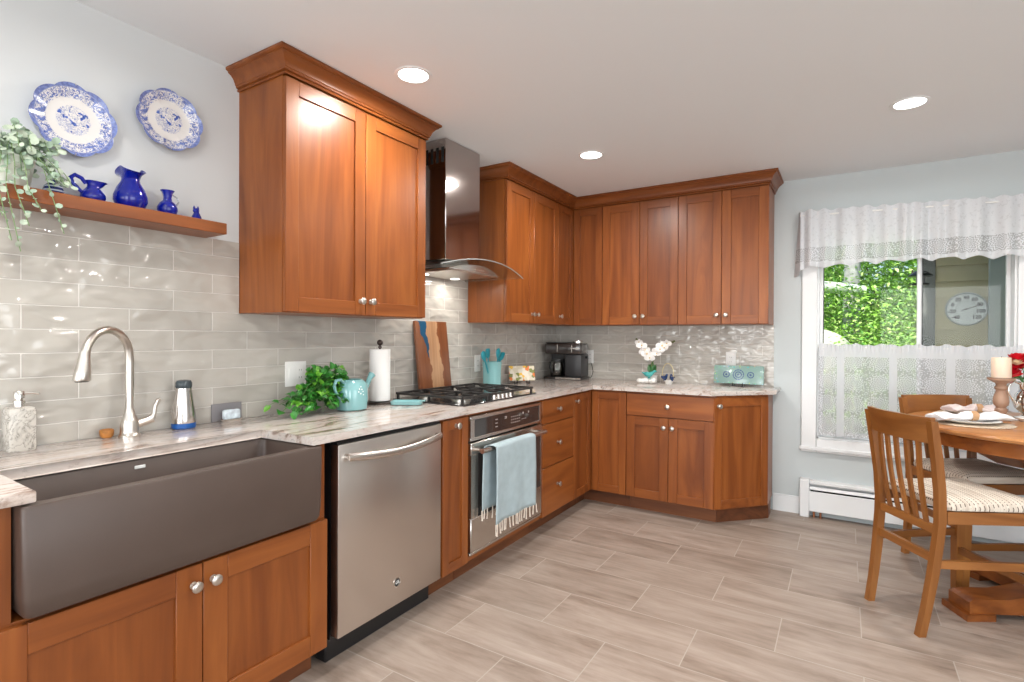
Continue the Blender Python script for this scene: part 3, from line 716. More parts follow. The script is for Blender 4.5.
for i in range(5):
    part('control_knob', MB().lathe([(.017, .009), (.017, .013), (.014, .016), (.013, .034), (.0005, .036)], c=(.30 + i * .042, -.589 + .0, 0) if 0 else (.295 + i * .043, -.583, 0), seg=16), ck, STEEL, 'steel burner control knob')

# ------------------------------------------------------------------ range hood
hd = thing('range_hood', 'stainless chimney range hood with an arched glass canopy above the gas cooktop', 'range hood', (0, -2.20, 1.64), Q90)
cxh = .38
part('chimney', MB().box((cxh - .17, -.30, .09), (cxh + .17, -.009, CE - 1.64 - .003), bev=.003), hd, STEELC)
m = MB()
for i in range(5): m.box((cxh - .1712, -.285 + i * .04, .655), (cxh - .1695, -.265 + i * .04, .745))
part('vent_slots', m, hd, DARK)
m = MB(); rings = []
for i in range(21):
    t = -1 + 2 * i / 20; x = cxh + .25 * t; zt = .068 - .040 * t * t; 
    rings.append([(x, -.009, .018), (x, -.415 + .03 * t * t, .018), (x, -.42 + .03 * t * t, .022), (x, -.42 + .03 * t * t, max(zt - .006, .026)), (x, -.009, max(zt - .006, .026))])
m.loops(rings, True, True, True)
hb = part('body', m, hd, STEEL)
for i in range(5): part('button', MB().lathe([(.006, 0), (.006, .003), (.0005, .003)], T=Matrix.Translation((cxh - .03 + i * .020, -.4195, .036)) @ Matrix.Rotation(Q90, 4, 'X'), seg=12), hb, CHROME)
part('filter', MB().box((cxh - .24, -.40, .012), (cxh + .22, -.06, .0178)), hd, STEELV)
for x in (cxh - .15, cxh + .15): part('lamp_lens', MB().lathe([(.028, .0105), (.028, .0118), (.001, .0118)], c=(x, -.12, 0)), hd, GLOW2)
m = MB(); rings = []
for i in range(25):
    t = -1 + 2 * i / 24; x = cxh + .42 * t; z = .088 - .062 * t * t; y0 = -.50 + .03 * t * t
    rings.append([(x, -.012, z - .007), (x, y0, z - .007), (x, y0, z - .001), (x, -.012, z - .001)])
m.loops(rings, True, True, True)
part('glass_canopy', m, hd, HGLASS, 'arched clear glass canopy')
m = MB(); m.tube([(cxh + .42 * t / 12, -.502 + .03 * (t / 12) ** 2, .0845 - .062 * (t / 12) ** 2) for t in range(-12, 13)], .0032, 8)
part('glass_edge', m, hd, plain('polished_edge', (.42, .45, .44), .15, metal=.5), 'bright polished front edge of the glass')
for x in (cxh - .15, cxh + .15):
    lamp('hood_light', 'AREA', (x, -.12, .006), (0, 0, 0), HOOD_W, (1, .95, .88), .05, shape='DISK', parent=hd)

# ------------------------------------------------------------------ ceiling lights
def can(x, y, label):
    c = thing('recessed_light', label, 'ceiling light', (x, y, CE), 0, 'recessed ceiling lights')
    part('trim_ring', MB().lathe([(.082, 0), (.081, -.003), (.068, -.004), (.065, -.002), (.065, 0)], cap0=False, cap1=False, seg=40), c, TRIM)
    part('diffuser', MB().lathe([(.065, -.0015), (.04, -.0025), (.0005, -.003)], seg=32, cap0=False), c, GLOW)
    lamp('can_light', 'AREA', (0, 0, -.012), (0, 0, 0), CAN_W, (1, .965, .92), .12, shape='DISK', parent=c, spread=R(172))
can(.64, -2.64, 'round recessed ceiling light nearest the viewer, left, in front of the tall wall cabinet')
can(.895, -1.27, 'small round recessed ceiling light farthest back near the corner cabinets')
can(2.536, -1.16, 'round recessed ceiling light on the right above the dining table side')
can(2.5, -2.75, 'round recessed ceiling light overhead in the middle of the room')
can(1.0, -4.35, 'round recessed ceiling light overhead near the sink')
can(2.5, -4.9, 'round recessed ceiling light behind the viewpoint')
can(4.2, -2.4, 'round recessed ceiling light over the right side of the room')

# ------------------------------------------------------------------ wall shelf and its things
solo('floating_shelf', MB().box((.0, -3.87, 1.684), (.165, -3.205, 1.728), bev=.002), [WY], 'floating cherry shelf on the left wall holding cobalt glassware', 'shelf')
def plate(y, z, ry, rz_, label, tilt):
    p = thing('china_plate', label, 'plate', (.006, y, z), 0, 'decorative plates on the wall')
    m = MB(); prof = [(.45, .020), (.62, .0185), (.68, .022), (.97, .034), (1, .036), (1, .032), (.9, .024), (.6, .010), (.3, .008)]
    seg = 96
    def rr(a): return .90 + .10 * abs(math.sin(4 * a)) ** .62
    rings = [[Vector((x, q * rr(2 * PI * k / seg + tilt) * ry * math.cos(2 * PI * k / seg), q * rr(2 * PI * k / seg + tilt) * rz_ * math.sin(2 * PI * k / seg))) for k in range(seg)] for q, x in prof]
    m.loops([[Vector((.020, v.y * .02, v.z * .02)) for v in rings[0]]] + rings + [[Vector((.008, v.y * .02, v.z * .02)) for v in rings[-1]]], True, True, True)
    part('china', m, p, CHINA)
    m = MB()
    m.tube([(.038, 0, rz_ * .955), (.036, 0, rz_ * 1.0), (.015, 0, rz_ * .98), (.003, .0, rz_ * .6), (.003, .0, -rz_ * .6), (.015, 0, -rz_ * .97), (.036, 0, -rz_ * .98), (.038, 0, -rz_ * .94)], .0015, 6)
    part('wire_hanger', m, p, NICKEL)
plate(-3.660, 2.012, .124, .122, 'blue and white scalloped china plate hanging on the left above the trailing plant', .25)
plate(-3.356, 2.117, .122, .116, 'blue and white scalloped china plate hanging on the right nearer the cabinet', .25)

SZ = 1.728
g = thing('cobalt_creamer', 'squat cobalt glass creamer with a big looped handle on the shelf', 'glass jug', (.09, -3.628, SZ), 0, 'cobalt glass on the shelf')
def spout(a0, amt):
    def f(a, z):
        d = math.cos(a - a0); return 1 + (amt * max(0, d) ** 3 if z > .055 else 0)
    return f
part('body', MB().lathe([(.0005, 0), (.022, 0), (.030, .005), (.036, .018), (.035, .030), (.026, .043), (.018, .052), (.016, .060), (.020, .070), (.023, .074), (.021, .074), (.014, .060), (.016, .050), (.030, .028), (.018, .006), (.0005, .004)], seg=32, wob=spout(Q90, .8)), g, COBALT)
part('handle', MB().tube([(0, -.020, .062), (0, -.032, .078), (0, -.050, .085), (0, -.062, .074), (0, -.058, .058), (0, -.040, .040), (0, -.030, .030)], [.006, .0065, .007, .007, .0065, .006, .005], 10), g, COBALT)
def ruf(a, z): return 1 + (.30 * math.cos(2 * a) * min(1, max(0, (z - .105) / .03)) if z > .105 else 0)
m = MB(); pr = [(.0005, 0), (.034, 0), (.042, .006), (.052, .030), (.052, .048), (.043, .075), (.030, .098), (.028, .108), (.036, .124), (.050, .137), (.048, .139), (.034, .125), (.025, .108), (.027, .098), (.040, .073), (.048, .045), (.038, .01), (.0005, .006)]
m.lathe(pr, seg=40, wob=ruf)
for v in m.bm.verts:
    if v.co.z > .118:
        a = math.atan2(v.co.x, v.co.y); v.co.z += .012 * math.cos(2 * a) * (v.co.z - .118) / .02
solo('cobalt_pitcher_vase', m, [COBALT], 'largest cobalt glass vase with a ruffled flaring rim, second piece on the shelf', 'vase', (.09, -3.515, SZ), 0, 'cobalt glass on the shelf')
g = thing('cobalt_bud_vase', 'round-bellied cobalt bud vase with a flared neck, third piece on the shelf', 'vase', (.09, -3.392, SZ), 0, 'cobalt glass on the shelf')
part('body', MB().lathe([(.0005, 0), (.022, 0), (.028, .006), (.034, .024), (.034, .034), (.026, .050), (.015, .060), (.0135, .070), (.017, .088), (.024, .098), (.022, .098), (.012, .072), (.013, .060), (.030, .032), (.018, .006), (.0005, .004)], seg=32), g, COBALT)
part('handle', MB().tube([(0, .016, .086), (0, .034, .078), (0, .040, .062), (0, .030, .045)], .0025, 8), g, thin_glass('clear_handle', (.92, .95, 1), 2))
m = MB().lathe([(.0005, 0), (.017, 0), (.019, .008), (.017, .020), (.011, .033), (.009, .038)], seg=20)
m.ball((0, -.002, .044), .0115, (1, 1, .95))
for s in (-1, 1): m.lathe([(.005, 0), (.003, .006), (.0003, .013)], c=(0, s * .0075 - .002, .051), seg=8)
m.tube([(-.004, .016, .004), (-.002, .024, .006), (.008, .022, .006), (.014, .012, .005)], [.004, .004, .0035, .002], 8)
solo('cobalt_cat', m, [COBALT], 'tiny cobalt glass cat sitting at the right end of the shelf', 'figurine', (.09, -3.285, SZ), 0, 'cobalt glass on the shelf')
stm, n_, b_ = nt('striped_china'); v_ = objvec(n_, False); sp_ = n_.nodes.new('ShaderNodeSeparateXYZ'); n_.links.new(v_, sp_.inputs[0])
n_.links.new(ramp(n_, math_(n_, 'SINE', math_(n_, 'MULTIPLY', sp_.outputs[2], 480)), [(.4, (.015, .03, .13)), (.6, (.5, .55, .65))]), b_.inputs['Base Color']); pset(b_, rough=.12, coat=.5)
m = MB().lathe([(.0005, 0), (.040, 0), (.044, .004), (.036, .007), (.024, .009), (.028, .018), (.024, .032), (.014, .042), (.006, .045), (.007, .052), (.0005, .056)], seg=28)
solo('striped_trinket_dish', m, [stm], 'small lidded dish in dark blue and white stripes on the shelf beside the trailing plant', 'dish', (.09, -3.735, SZ))

# trailing plant on the shelf
pl = thing('trailing_plant', 'potted trailing plant with small round grey-green leaves spilling over the left end of the shelf', 'plant', (.085, -3.845, SZ))
part('pot', MB().lathe([(.0005, 0), (.045, 0), (.050, .005), (.062, .085), (.066, .090), (.064, .096), (.058, .094), (.052, .080), (.0005, .078)], seg=28), pl, plain('pale_green_pot', (.60, .64, .56), .5))
rnd = random.Random(11); ms = MB(); ml = MB()
def vine(start, pts, n, rad=.011, jit=.012):
    P = [Vector(start)] + [Vector(p) for p in pts]
    ms.tube(P, .0013, 5)
    tot = len(P) - 1
    for i in range(n):
        t = (i + .5) / n * tot; k = min(int(t), tot - 1); p = P[k].lerp(P[k + 1], t - k)
        d = Vector((rnd.uniform(-1, 1), rnd.uniform(-1, 1), rnd.uniform(-.5, .6)))
        nrm = Vector((1, rnd.uniform(-.8, .3), rnd.uniform(-.2, .9)))
        ml.disc_leaf(p, d, nrm, rad * rnd.uniform(.65, 1.2), rnd.choice((0, 0, 1)))
for i in range(52):
    a = rnd.uniform(0, 2 * PI); r = rnd.uniform(.04, .11); h = rnd.uniform(.10, .185)
    q = Vector((r * math.cos(a) * .8 + .02, r * math.sin(a), h)); q.x = max(q.x, -.07)
    vine((rnd.uniform(-.03, .03), rnd.uniform(-.03, .03), .085), [q * .6 + Vector((0, 0, .06)), q, q * 1.1 + Vector((.01, 0, -rnd.uniform(.02, .08)))], 13, .0115)
for i in range(8):
    y = .04 + rnd.uniform(0, .07); x = rnd.uniform(0, .07)
    vine((0, .02, .09), [(x, y * .8, .12), (x + .02, y + .03, .06 + rnd.uniform(-.02, .03)), (x + .03, y + .045, rnd.uniform(.0, .03) + .01)], 12, .010)
for y, zz in ((.075, -.13), (-.01, -.12), (.02, -.07), (-.05, -.17), (-.07, -.10), (-.03, -.2)):
    vine((0, 0, .09), [(.05, y * .5, .13), (.088, y * .8, .06), (.098, y, -.01), (.094, y + .02, zz * .6), (.09, y + .035, zz)], 15, .0095)
part('stems', ms, pl, STEM)
lv = part('leaves', ml, pl, [EUCA, EUCA2], flat=True); lv['kind'] = 'stuff'

# ------------------------------------------------------------------ worktop things, left run
CT = .914
sd = thing('soap_dispenser', 'marbled soap dispenser with a chrome pump at the far left behind the sink', 'soap dispenser', (.062, -3.812, CT))
m = MB(); rr_ = []
for z, s in ((0, .92), (.004, 1), (.122, 1), (.134, .93), (.138, .7)):
    rr_.append([Vector((v.x, v.y, z)) for v in rect(-.036 * s, .036 * s, -.036 * s, .036 * s, z, .014 * s, 2)])
m.loops(rr_, True, True, True); part('bottle', m, sd, MARB)
m = MB().lathe([(.014, .138), (.014, .150), (.016, .150), (.016, .157), (.009, .159), (.009, .164), (.014, .165), (.014, .184), (.012, .187), (.0005, .188)], seg=20)
m.tube([(.0, .0, .179), (.014, .028, .180), (.020, .044, .177)], .0042, 8)
part('pump', m, sd, CHROME)

fc = thing('kitchen_tap', 'brushed nickel gooseneck kitchen tap with a side lever behind the sink', 'faucet', (.085, -3.515, CT), 0)
m = MB().lathe([(.034, 0), (.034, .006), (.030, .010), (.028, .025), (.029, .045), (.025, .062), (.018, .078), (.0135, .10)], seg=28)
dirv = Vector((.47, -.883, 0)); pts = [Vector((0, 0, .095)), Vector((0, 0, .18)), Vector((0, 0, .27))]
for k in range(1, 12):
    a = PI * k / 12 * 1.02; pts.append(Vector((0, 0, .285)) + dirv * (.094 - .094 * math.cos(a)) + Vector((0, 0, .098 * math.sin(a))))
m.tube(pts, .0135, 18)
part('spout', m, fc, NICKEL)
e = pts[-1]; e2 = e + Vector((dirv.x * .012, dirv.y * .012, -.085))
m = MB().tube([e + Vector((0, 0, .006)), e.lerp(e2, .25), e.lerp(e2, .7), e2, e2 + Vector((0, 0, -.004))], [.0145, .017, .022, .0245, .022], 20)
part('spray_head', m, fc, NICKEL)
m = MB().tube([e2 + Vector((0, 0, -.0042)), e2 + Vector((0, 0, -.007))], [.020, .018], 20)
part('spray_face', m, fc, BLACK)
m = MB().tube([(0, .018, .042), (.01, .052, .052), (.015, .068, .060)], [.016, .0145, .0165], 16)
m.tube([(.015, .066, .058), (.017, .074, .080), (.018, .076, .104), (.018, .084, .122), (.018, .094, .128)], [.012, .0075, .0065, .008, .006], 14)
part('lever', m, fc, NICKEL)

m = MB().lathe([(.0005, 0), (.014, 0), (.0195, .006), (.0215, .018), (.0205, .028), (.016, .030), (.012, .024), (.0005, .022)], seg=20, wob=lambda a, z: 1 + .05 * math.sin(5 * a))
solo('small_pot', m, [plain('orange_terracotta', (.50, .20, .045), .6, var=.3, vscale=60)], 'small round orange-brown pot beside the tap', 'pot', (.045, -3.570, CT))

fl = thing('steel_flask', 'tapered stainless steel flask with a dark cap and blue base band behind the sink', 'flask', (.062, -3.318, CT))
part('body', MB().lathe([(.042, .022), (.0425, .03), (.041, .055), (.034, .105), (.0285, .145), (.0275, .158)], seg=32), fl, plain('flask_steel', (.62, .58, .55), .18, metal=1))
part('base_band', MB().lathe([(.0005, 0), (.038, 0), (.0425, .004), (.0425, .0215), (.041, .0215)], seg=32), fl, plain('blue_band', (.006, .085, .33), .3), 'bright blue base band')
part('cap', MB().lathe([(.0265, .158), (.029, .163), (.029, .178), (.025, .187), (.014, .190), (.0005, .190)], seg=32), fl, plain('smoke_cap', (.05, .065, .075), .2), 'dark smoky cap')

sh = thing('sponge_holder', 'grey slate-backed sponge holder against the tile at the right end of the sink', 'sponge holder', (.009, -3.117, CT))
part('back_plate', MB().box((.0, -.066, .0), (.006, .066, .074), bev=.001), sh, plain('slate_grey', (.22, .21, .22), .5))
m = MB(); m.loops([[Vector((.040 + a * .8, b, z)) for a, b, _ in [(v.x, v.y, 0) for v in rect(-.03 * s, .03 * s, -.048 * s, .048 * s, 0, .025 * s)]] for s, z in ((.8, 0), (1, .012), (.96, .012), (.75, .004))], True, True, True)
part('dish', m, sh, CHROME)
m = MB().box((.026, -.036, .008), (.052, .036, .05), bev=.008, seg=3)
solo('kitchen_sponge', m, [plain('sponge_blue_white', (.62, .70, .78), .9, bump=.8, bscale=150, var=.35, vscale=40)], 'small white and blue sponge standing in the holder', 'sponge', (.009, -3.117, CT))

def outlet(loc, rz, gang, label, plug=False):
    w = .058 if gang == 2 else .036
    o = thing('power_outlet', label, 'outlet', loc, rz, 'white wall outlets')
    part('cover_plate', MB().box((-w, -.005, -.06), (w, 0, .06), bev=.002), o, WHITE)
    xs = (-.023, .023) if gang == 2 else (0,)
    for i, x in enumerate(xs):
        if gang == 2 and i == 0:
            part('switch', MB().box((x - .017, -.008, -.034), (x + .017, -.005, .034), bev=.001), o, WHITE)
        else:
            rc = part('socket', MB().box((x - .017, -.0065, -.034), (x + .017, -.005, .034), bev=.001), o, WHITE)
            m = MB()
            for z in (-.018, .018):
                for dx in (-.006, .006): m.box((x + dx - .001, -.0068, z - .004), (x + dx + .001, -.0064, z + .004))
            part('slots', m, rc, DARK)
outlet((.008, -2.775, 1.095), Q90, 2, 'double white switch and socket plate on the left wall above the ivy')
outlet((.008, -1.262, 1.085), Q90, 1, 'single white socket plate partly hidden behind the utensil crock')
outlet((.345, -.008, 1.105), 0, 1, 'single white socket plate right of the coffee maker')
outlet((1.525, -.008, 1.110), 0, 1, 'single white socket plate above the turquoise mosaic tray')

# watering can with ivy
wc = thing('watering_can', 'aqua ceramic watering can with a small spout on the worktop beside the paper towels', 'watering can', (.190, -2.585, CT)); wc.scale = (1.1, 1.1, 1.12)
part('body', MB().lathe([(.0005, 0), (.060, 0), (.067, .004), (.071, .05), (.070, .09), (.062, .118), (.050, .130), (.046, .134), (.043, .130), (.058, .112), (.064, .05), (.058, .012), (.0005, .008)], seg=40), wc, AQUA)
part('handle', MB().tube([(.01, -.052, .118), (.012, -.075, .137), (.014, -.100, .135), (.016, -.112, .112), (.014, -.102, .085), (.01, -.080, .060), (.005, -.068, .045)], [.0075, .007, .0065, .006, .006, .0065, .007], 12, flat=(1.3, 1)), wc, AQUA)
part('spout', MB().tube([(0, .060, .065), (0, .085, .095), (0, .105, .130), (0, .122, .150)], [.016, .012, .011, .017], 16), wc, AQUA)
m = MB()
for dx, dz in ((0, 0), (.012, .008), (-.012, .008), (.006, .018), (-.008, .02), (.014, -.006), (.0, .03)):
    m.ball((.0695 + .0, -.01 + dx, .075 + dz), .0035, (.35, 1, 1), seg=6)
part('dots', m, wc, WHITE, 'cluster of small raised white dots')
iv = thing('ivy_bunch', 'bunch of bright green ivy spilling from the watering can along the worktop', 'plant', (.15, -2.75, CT))
rnd = random.Random(5); ml = MB(); ms = MB()
strands = []
for i in range(34):
    y1 = rnd.uniform(-.22, .10); x1 = rnd.uniform(-.09, .10)
    s0 = Vector((.02, .14, .135)); top = Vector((rnd.uniform(-.08, .02), rnd.uniform(0.0, .10), rnd.uniform(.09, .185)))
    e_ = Vector((x1, y1, rnd.uniform(.008, .06)))
    strands.append([s0, top, top.lerp(e_, .55) + Vector((0, 0, .02)), e_])
for st in strands:
    ms.tube(st, .0016, 5)
    for i in range(15):
        t = (i + .5) / 15 * 3; k = min(int(t), 2); p = st[k].lerp(st[k + 1], t - k) + Vector((rnd.uniform(-.012, .012), rnd.uniform(-.012, .012), rnd.uniform(-.004, .014)))
        p.z = max(p.z, .010)
        d = Vector((rnd.uniform(-.3, 1), rnd.uniform(-1, .6), rnd.uniform(-.45, .35)))
        if p.z < .03: d.z = abs(d.z) * .2
        ml.leaf(p, d, (rnd.uniform(-.3, .7), rnd.uniform(-.6, .2), 1), rnd.uniform(.03, .052), rnd.uniform(.026, .042), rnd.choice((0, 0, 0, 0, 1)), .18, True)
for i in range(110):
    a = rnd.uniform(0, 2 * PI); p = Vector((-.03 + .05 * math.cos(a), .07 + .085 * math.sin(a), .10 + rnd.uniform(-.06, .11)))
    ml.leaf(p, (rnd.uniform(-.2, 1), rnd.uniform(-1, 1), rnd.uniform(-.4, .8)), (1, -.3, .6), rnd.uniform(.026, .042), .032, rnd.choice((0, 0, 0, 1)), .18, True)
part('stems', ms, iv, STEM)
lv = part('leaves', ml, iv, [LEAF, LEAF2], flat=True); lv['kind'] = 'stuff'

pt = thing('paper_towel_holder', 'upright paper towel holder with a dark finial and a full white roll', 'paper towel holder', (.12, -2.328, CT))
part('base', MB().lathe([(.0005, 0), (.078, 0), (.080, .004), (.076, .010), (.02, .014), (.0005, .014)], seg=36), pt, plain('bronze', (.06, .045, .04), .35, metal=.8))
m = MB().tube([(0, 0, .012), (0, 0, .315)], .006, 12); m.ball((0, 0, .330), .0165); m.tube([(0, 0, .30), (0, 0, .312)], [.011, .009], 14)
part('rod', m, pt, plain('bronze_rod', (.06, .045, .04), .35, metal=.8))
m = MB().lathe([(.020, .016), (.055, .016), (.0555, .02), (.0555, .29), (.055, .294), (.020, .294), (.020, .016)], seg=40, cap0=False, cap1=False)
solo('paper_towel_roll', m, [PAPER], 'full white roll of paper towels on the upright holder', 'paper towels', (.12, -2.328, CT))

m = MB(); rr_ = []
for s, z in ((.80, 0), (.96, .004), (1, .019), (.97, .020), (.84, .008)):
    rr_.append([Vector((v.x, v.y, z)) for v in rect(-.050 * s, .050 * s, -.085 * s, .085 * s, 0, .02 * s)])
m.loops(rr_, True, True, True); m.tube([(0, .06, .017), (0, .085, .020), (0, .098, .020)], [.012, .011, .013], 10, flat=(1.3, .4))
solo('spoon_rest', m, [AQUA], 'flat aqua rectangular spoon rest on the worktop left of the cooktop', 'spoon rest', (.285, -2.29, CT), R(-58))

cbm, n_, b_ = nt('river_board'); v_ = objvec(n_, False)
sp_ = n_.nodes.new('ShaderNodeSeparateXYZ'); n_.links.new(v_, sp_.inputs[0])
wob = math_(n_, 'MULTIPLY', math_(n_, 'SUBTRACT', noise(n_, mapping(n_, v_, sc=(1, 0, 9)), 1, 3), .5), .12)
yy = math_(n_, 'ADD', math_(n_, 'ADD', sp_.outputs[1], wob), math_(n_, 'MULTIPLY', sp_.outputs[2], .05))
gr = noise(n_, mapping(n_, v_, sc=(20, 26, 2)), 1, 5, 1.2)
dk = ramp(n_, gr, [(.3, (.15, .045, .018)), (.7, (.25, .09, .035))]); lt = ramp(n_, gr, [(.3, (.34, .17, .085)), (.7, (.52, .31, .17))])
inl = math_(n_, 'MULTIPLY', math_(n_, 'GREATER_THAN', yy, -.035), math_(n_, 'LESS_THAN', yy, .075))
c_ = mixc(n_, inl, dk, lt)
blue = math_(n_, 'MULTIPLY', math_(n_, 'LESS_THAN', yy, -.030), math_(n_, 'GREATER_THAN', math_(n_, 'SUBTRACT', yy, math_(n_, 'MULTIPLY', math_(n_, 'SUBTRACT', .44, sp_.outputs[2]), .28)), -.095))
blue = math_(n_, 'MULTIPLY', blue, math_(n_, 'GREATER_THAN', sp_.outputs[2], .23))
n_.links.new(mixc(n_, blue, c_, (.003, .07, .15)), b_.inputs['Base Color']); pset(b_, rough=.3, coat=.3)
o = solo('cutting_board', MB().box((0, -.152, 0), (.022, .152, .462), bev=.004, seg=2), [cbm], 'tall walnut and maple cutting board with a blue resin streak leaning behind the cooktop', 'cutting board', (.064, -1.80, CT))
o.rotation_euler = (0, R(-6.6), 0)

cr_ = thing('utensil_crock', 'aqua crock with raised pattern holding teal utensils right of the cooktop', 'crock', (.12, -1.235, CT))
part('body', MB().lathe([(.0005, 0), (.062, 0), (.066, .004), (.067, .12), (.070, .178), (.072, .185), (.066, .185), (.062, .178), (.060, .02), (.0005, .012)], seg=40, wob=lambda a, z: 1 + .012 * math.sin(9 * a + z * 60)), cr_, AQUA)
for i, (dy, dx, lean, kind, lab) in enumerate(((-.022, .01, -.42, 'spoon', 'teal silicone spoon leaning left in the crock'), (-.005, -.02, -.08, 'flat', 'teal slotted turner upright in the middle of the crock'), (.012, .015, .20, 'spoon', 'teal silicone ladle in the front of the crock'), (.022, -.01, .50, 'flat', 'teal spatula leaning right in the crock'))):
    u = thing('kitchen_utensil', lab, 'utensil', (.12 + dx, -1.235 + dy, CT + .014), 0, 'utensils in the crock')
    d = Vector((0, math.sin(lean), math.cos(lean))); e_ = d * .20
    part('shaft', MB().tube([(0, 0, 0), e_], .005, 8), u, TEALC)
    m = MB()
    if kind == 'spoon': m.tube([e_ - d * .01, e_ + d * .012, e_ + d * .035, e_ + d * .06, e_ + d * .072], [.006, .02, .030, .024, .006], 14, flat=(.3, 1) if 0 else (1, .4))
    else: m.tube([e_ - d * .01, e_ + d * .01, e_ + d * .05, e_ + d * .066], [.006, .024, .030, .024], 8, flat=(1, .15))
    part('head', m, u, TEALC)

ptm, n_, b_ = nt('painted_tile'); v_ = objvec(n_, False)
vo = n_.nodes.new('ShaderNodeTexVoronoi'); vo.inputs['Scale'].default_value = 38; n_.links.new(v_, vo.inputs['Vector'])
sp_ = n_.nodes.new('ShaderNodeSeparateColor'); n_.links.new(vo.outputs['Color'], sp_.inputs[0])
n_.links.new(ramp(n_, sp_.outputs[0], [(0, (.62, .56, .42)), (.35, (.70, .42, .05)), (.5, (.60, .16, .03)), (.65, (.18, .20, .05)), (.8, (.72, .66, .55))], 'CONSTANT'), b_.inputs['Base Color']); pset(b_, rough=.2)
fcd = thing('floral_tray', 'small yellow flower-painted tray propped on a wire stand before the coffee maker', 'decorative tray', (.145, -.85, CT), R(-42))
m = MB(); T_ = Matrix.Translation((0, 0, .022)) @ Matrix.Rotation(R(-14), 4, 'Y')
m.box((0, -.105, 0), (.008, .105, .118), bev=.003, T=T_); part('tray', m, fcd, ptm)
m = MB()
for y in (-.05, .05): m.tube([(-.05, y, .002), (.03, y, .004), (.035, y, .03)], .003, 6).tube([(-.045, y, .002), (-.018, y, .11)], .003, 6)
m.tube([(-.03, -.05, .04), (-.03, .05, .04)], .003, 6); part('wire_stand', m, fcd, BLACK)

# coffee maker
cm = thing('coffee_maker', 'black twin-brew coffee maker with a glass carafe in the corner of the worktop', 'coffee maker', (.215, -.21, CT), R(6))
m = MB().box((-.17, -.12, .0), (.17, .11, .022), bev=.006, seg=2)
part('base', m, cm, BLACK)
part('front_strip', MB().box((-.06, -.1225, .004), (.165, -.120, .02), bev=.001), cm, STEEL)
part('tower', MB().box((.02, -.10, .0221), (.165, .105, .215), bev=.010, seg=2), cm, plain('soft_black', (.02, .02, .022), .4))
part('back_wall', MB().box((-.165, .05, .0221), (.018, .105, .215), bev=.004), cm, BLACK)
part('brew_head', MB().box((-.165, -.11, .2152), (.165, .105, .312), bev=.018, seg=3), cm, BGLASS)
part('lid', MB().box((-.16, -.10, .312), (.04, .10, .318), bev=.003), cm, BLACK)
m = MB().lathe([(.045, .3122), (.047, .325), (.045, .333), (.0005, .334)], c=(.105, -.01, 0), seg=28); part('pod_cap', m, cm, CHROME)
m = MB()
for x in (-.05, .08): m.box((x, -.112, .235), (x + .006, -.1101, .30))
m.box((.075, -.112, .262), (.150, -.1101, .272)); part('trim_lines', m, cm, STEEL)
m = MB().lathe([(.0005, .024), (.052, .024), (.062, .04), (.065, .09), (.058, .13), (.050, .15)], c=(-.075, -.045, 0), seg=32)
crf = part('carafe', m, cm, thin_glass('carafe_glass', (.45, .42, .40), 3), 'glass coffee carafe')
m = MB().lathe([(.053, .150), (.055, .158), (.05, .170), (.0005, .172)], c=(-.075, -.045, 0), seg=28)
part('carafe_lid', m, crf, BLACK)
m = MB().tube([(-.075, -.098, .155), (-.10, -.135, .15), (-.10, -.142, .10), (-.085, -.115, .06)], [.008, .009, .009, .007], 10, flat=(1.4, .8)); part('carafe_handle', m, crf, BLACK)
m = MB().lathe([(.012, 0), (.012, .018), (.0005, .02)], T=Matrix.Translation((.165, .02, .19)) @ Matrix.Rotation(Q90, 4, 'Y'), seg=16); part('side_dial', m, cm, BLACK)
m = MB().tube([(.150, .075, .02), (.19, .10, .012), (.200, .125, .06), (.17, .18, .12), (.145, .190, .165)], .003, 8); part('power_cord', m, cm, BLACK)

# orchid
oc_ = thing('orchid', 'white orchid with two arching flower sprays in a small white pot on the back worktop', 'plant', (.955, -.16, CT))
part('pot', MB().lathe([(.0005, 0), (.034, 0), (.038, .004), (.044, .055), (.047, .062), (.042, .062), (.036, .02), (.0005, .015)], seg=28), oc_, PORC)
m = MB()
for a, L in ((100, .075), (40, .06), (200, .06), (300, .055)):
    m.leaf((0, 0, .058), (math.cos(R(a)) * .35, math.sin(R(a)) * .2, 1), (0, -1, .2), L * 1.6, .045, 0, .15)
part('leaves', m, oc_, plain('orchid_leaf', (.03, .13, .03), .35), flat=True)
ms = MB(); rnd = random.Random(21)
s1 = [(0, 0, .05), (-.005, -.005, .16), (-.02, -.01, .23), (-.06, -.015, .285), (-.105, -.02, .335), (-.125, -.02, .350)]
s2 = [(0, 0, .05), (.01, -.005, .17), (.04, -.01, .255), (.09, -.015, .305), (.15, -.02, .330), (.18, -.02, .335)]
ms.tube(s1, .0022, 6).tube(s2, .0022, 6); part('stems', ms, oc_, plain('orchid_stem', (.20, .22, .07), .5))
def flower(c, s, face):
    m = MB(); f = Vector(face).normalized(); u = f.cross(Vector((0, 0, 1))).normalized(); w = u.cross(f)
    for k, (a, L, wd) in enumerate(((90, 1, .8), (210, 1, .8), (330, 1, .8), (0, 1.1, 1.15), (180, 1.1, 1.15))):
        d = u * math.cos(R(a)) + w * math.sin(R(a)) + f * .12
        m.disc_leaf(Vector(c) + f * (.001 * k), d, f, s * .5 * wd, 0, 9)
    m.ball(Vector(c) + f * s * .12, s * .16, seg=6, mi=1)
    return part('flower', m, oc_, [plain('orchid_petal', (.82, .80, .78), .6), plain('orchid_lip', (.65, .45, .15), .6)], flat=True)
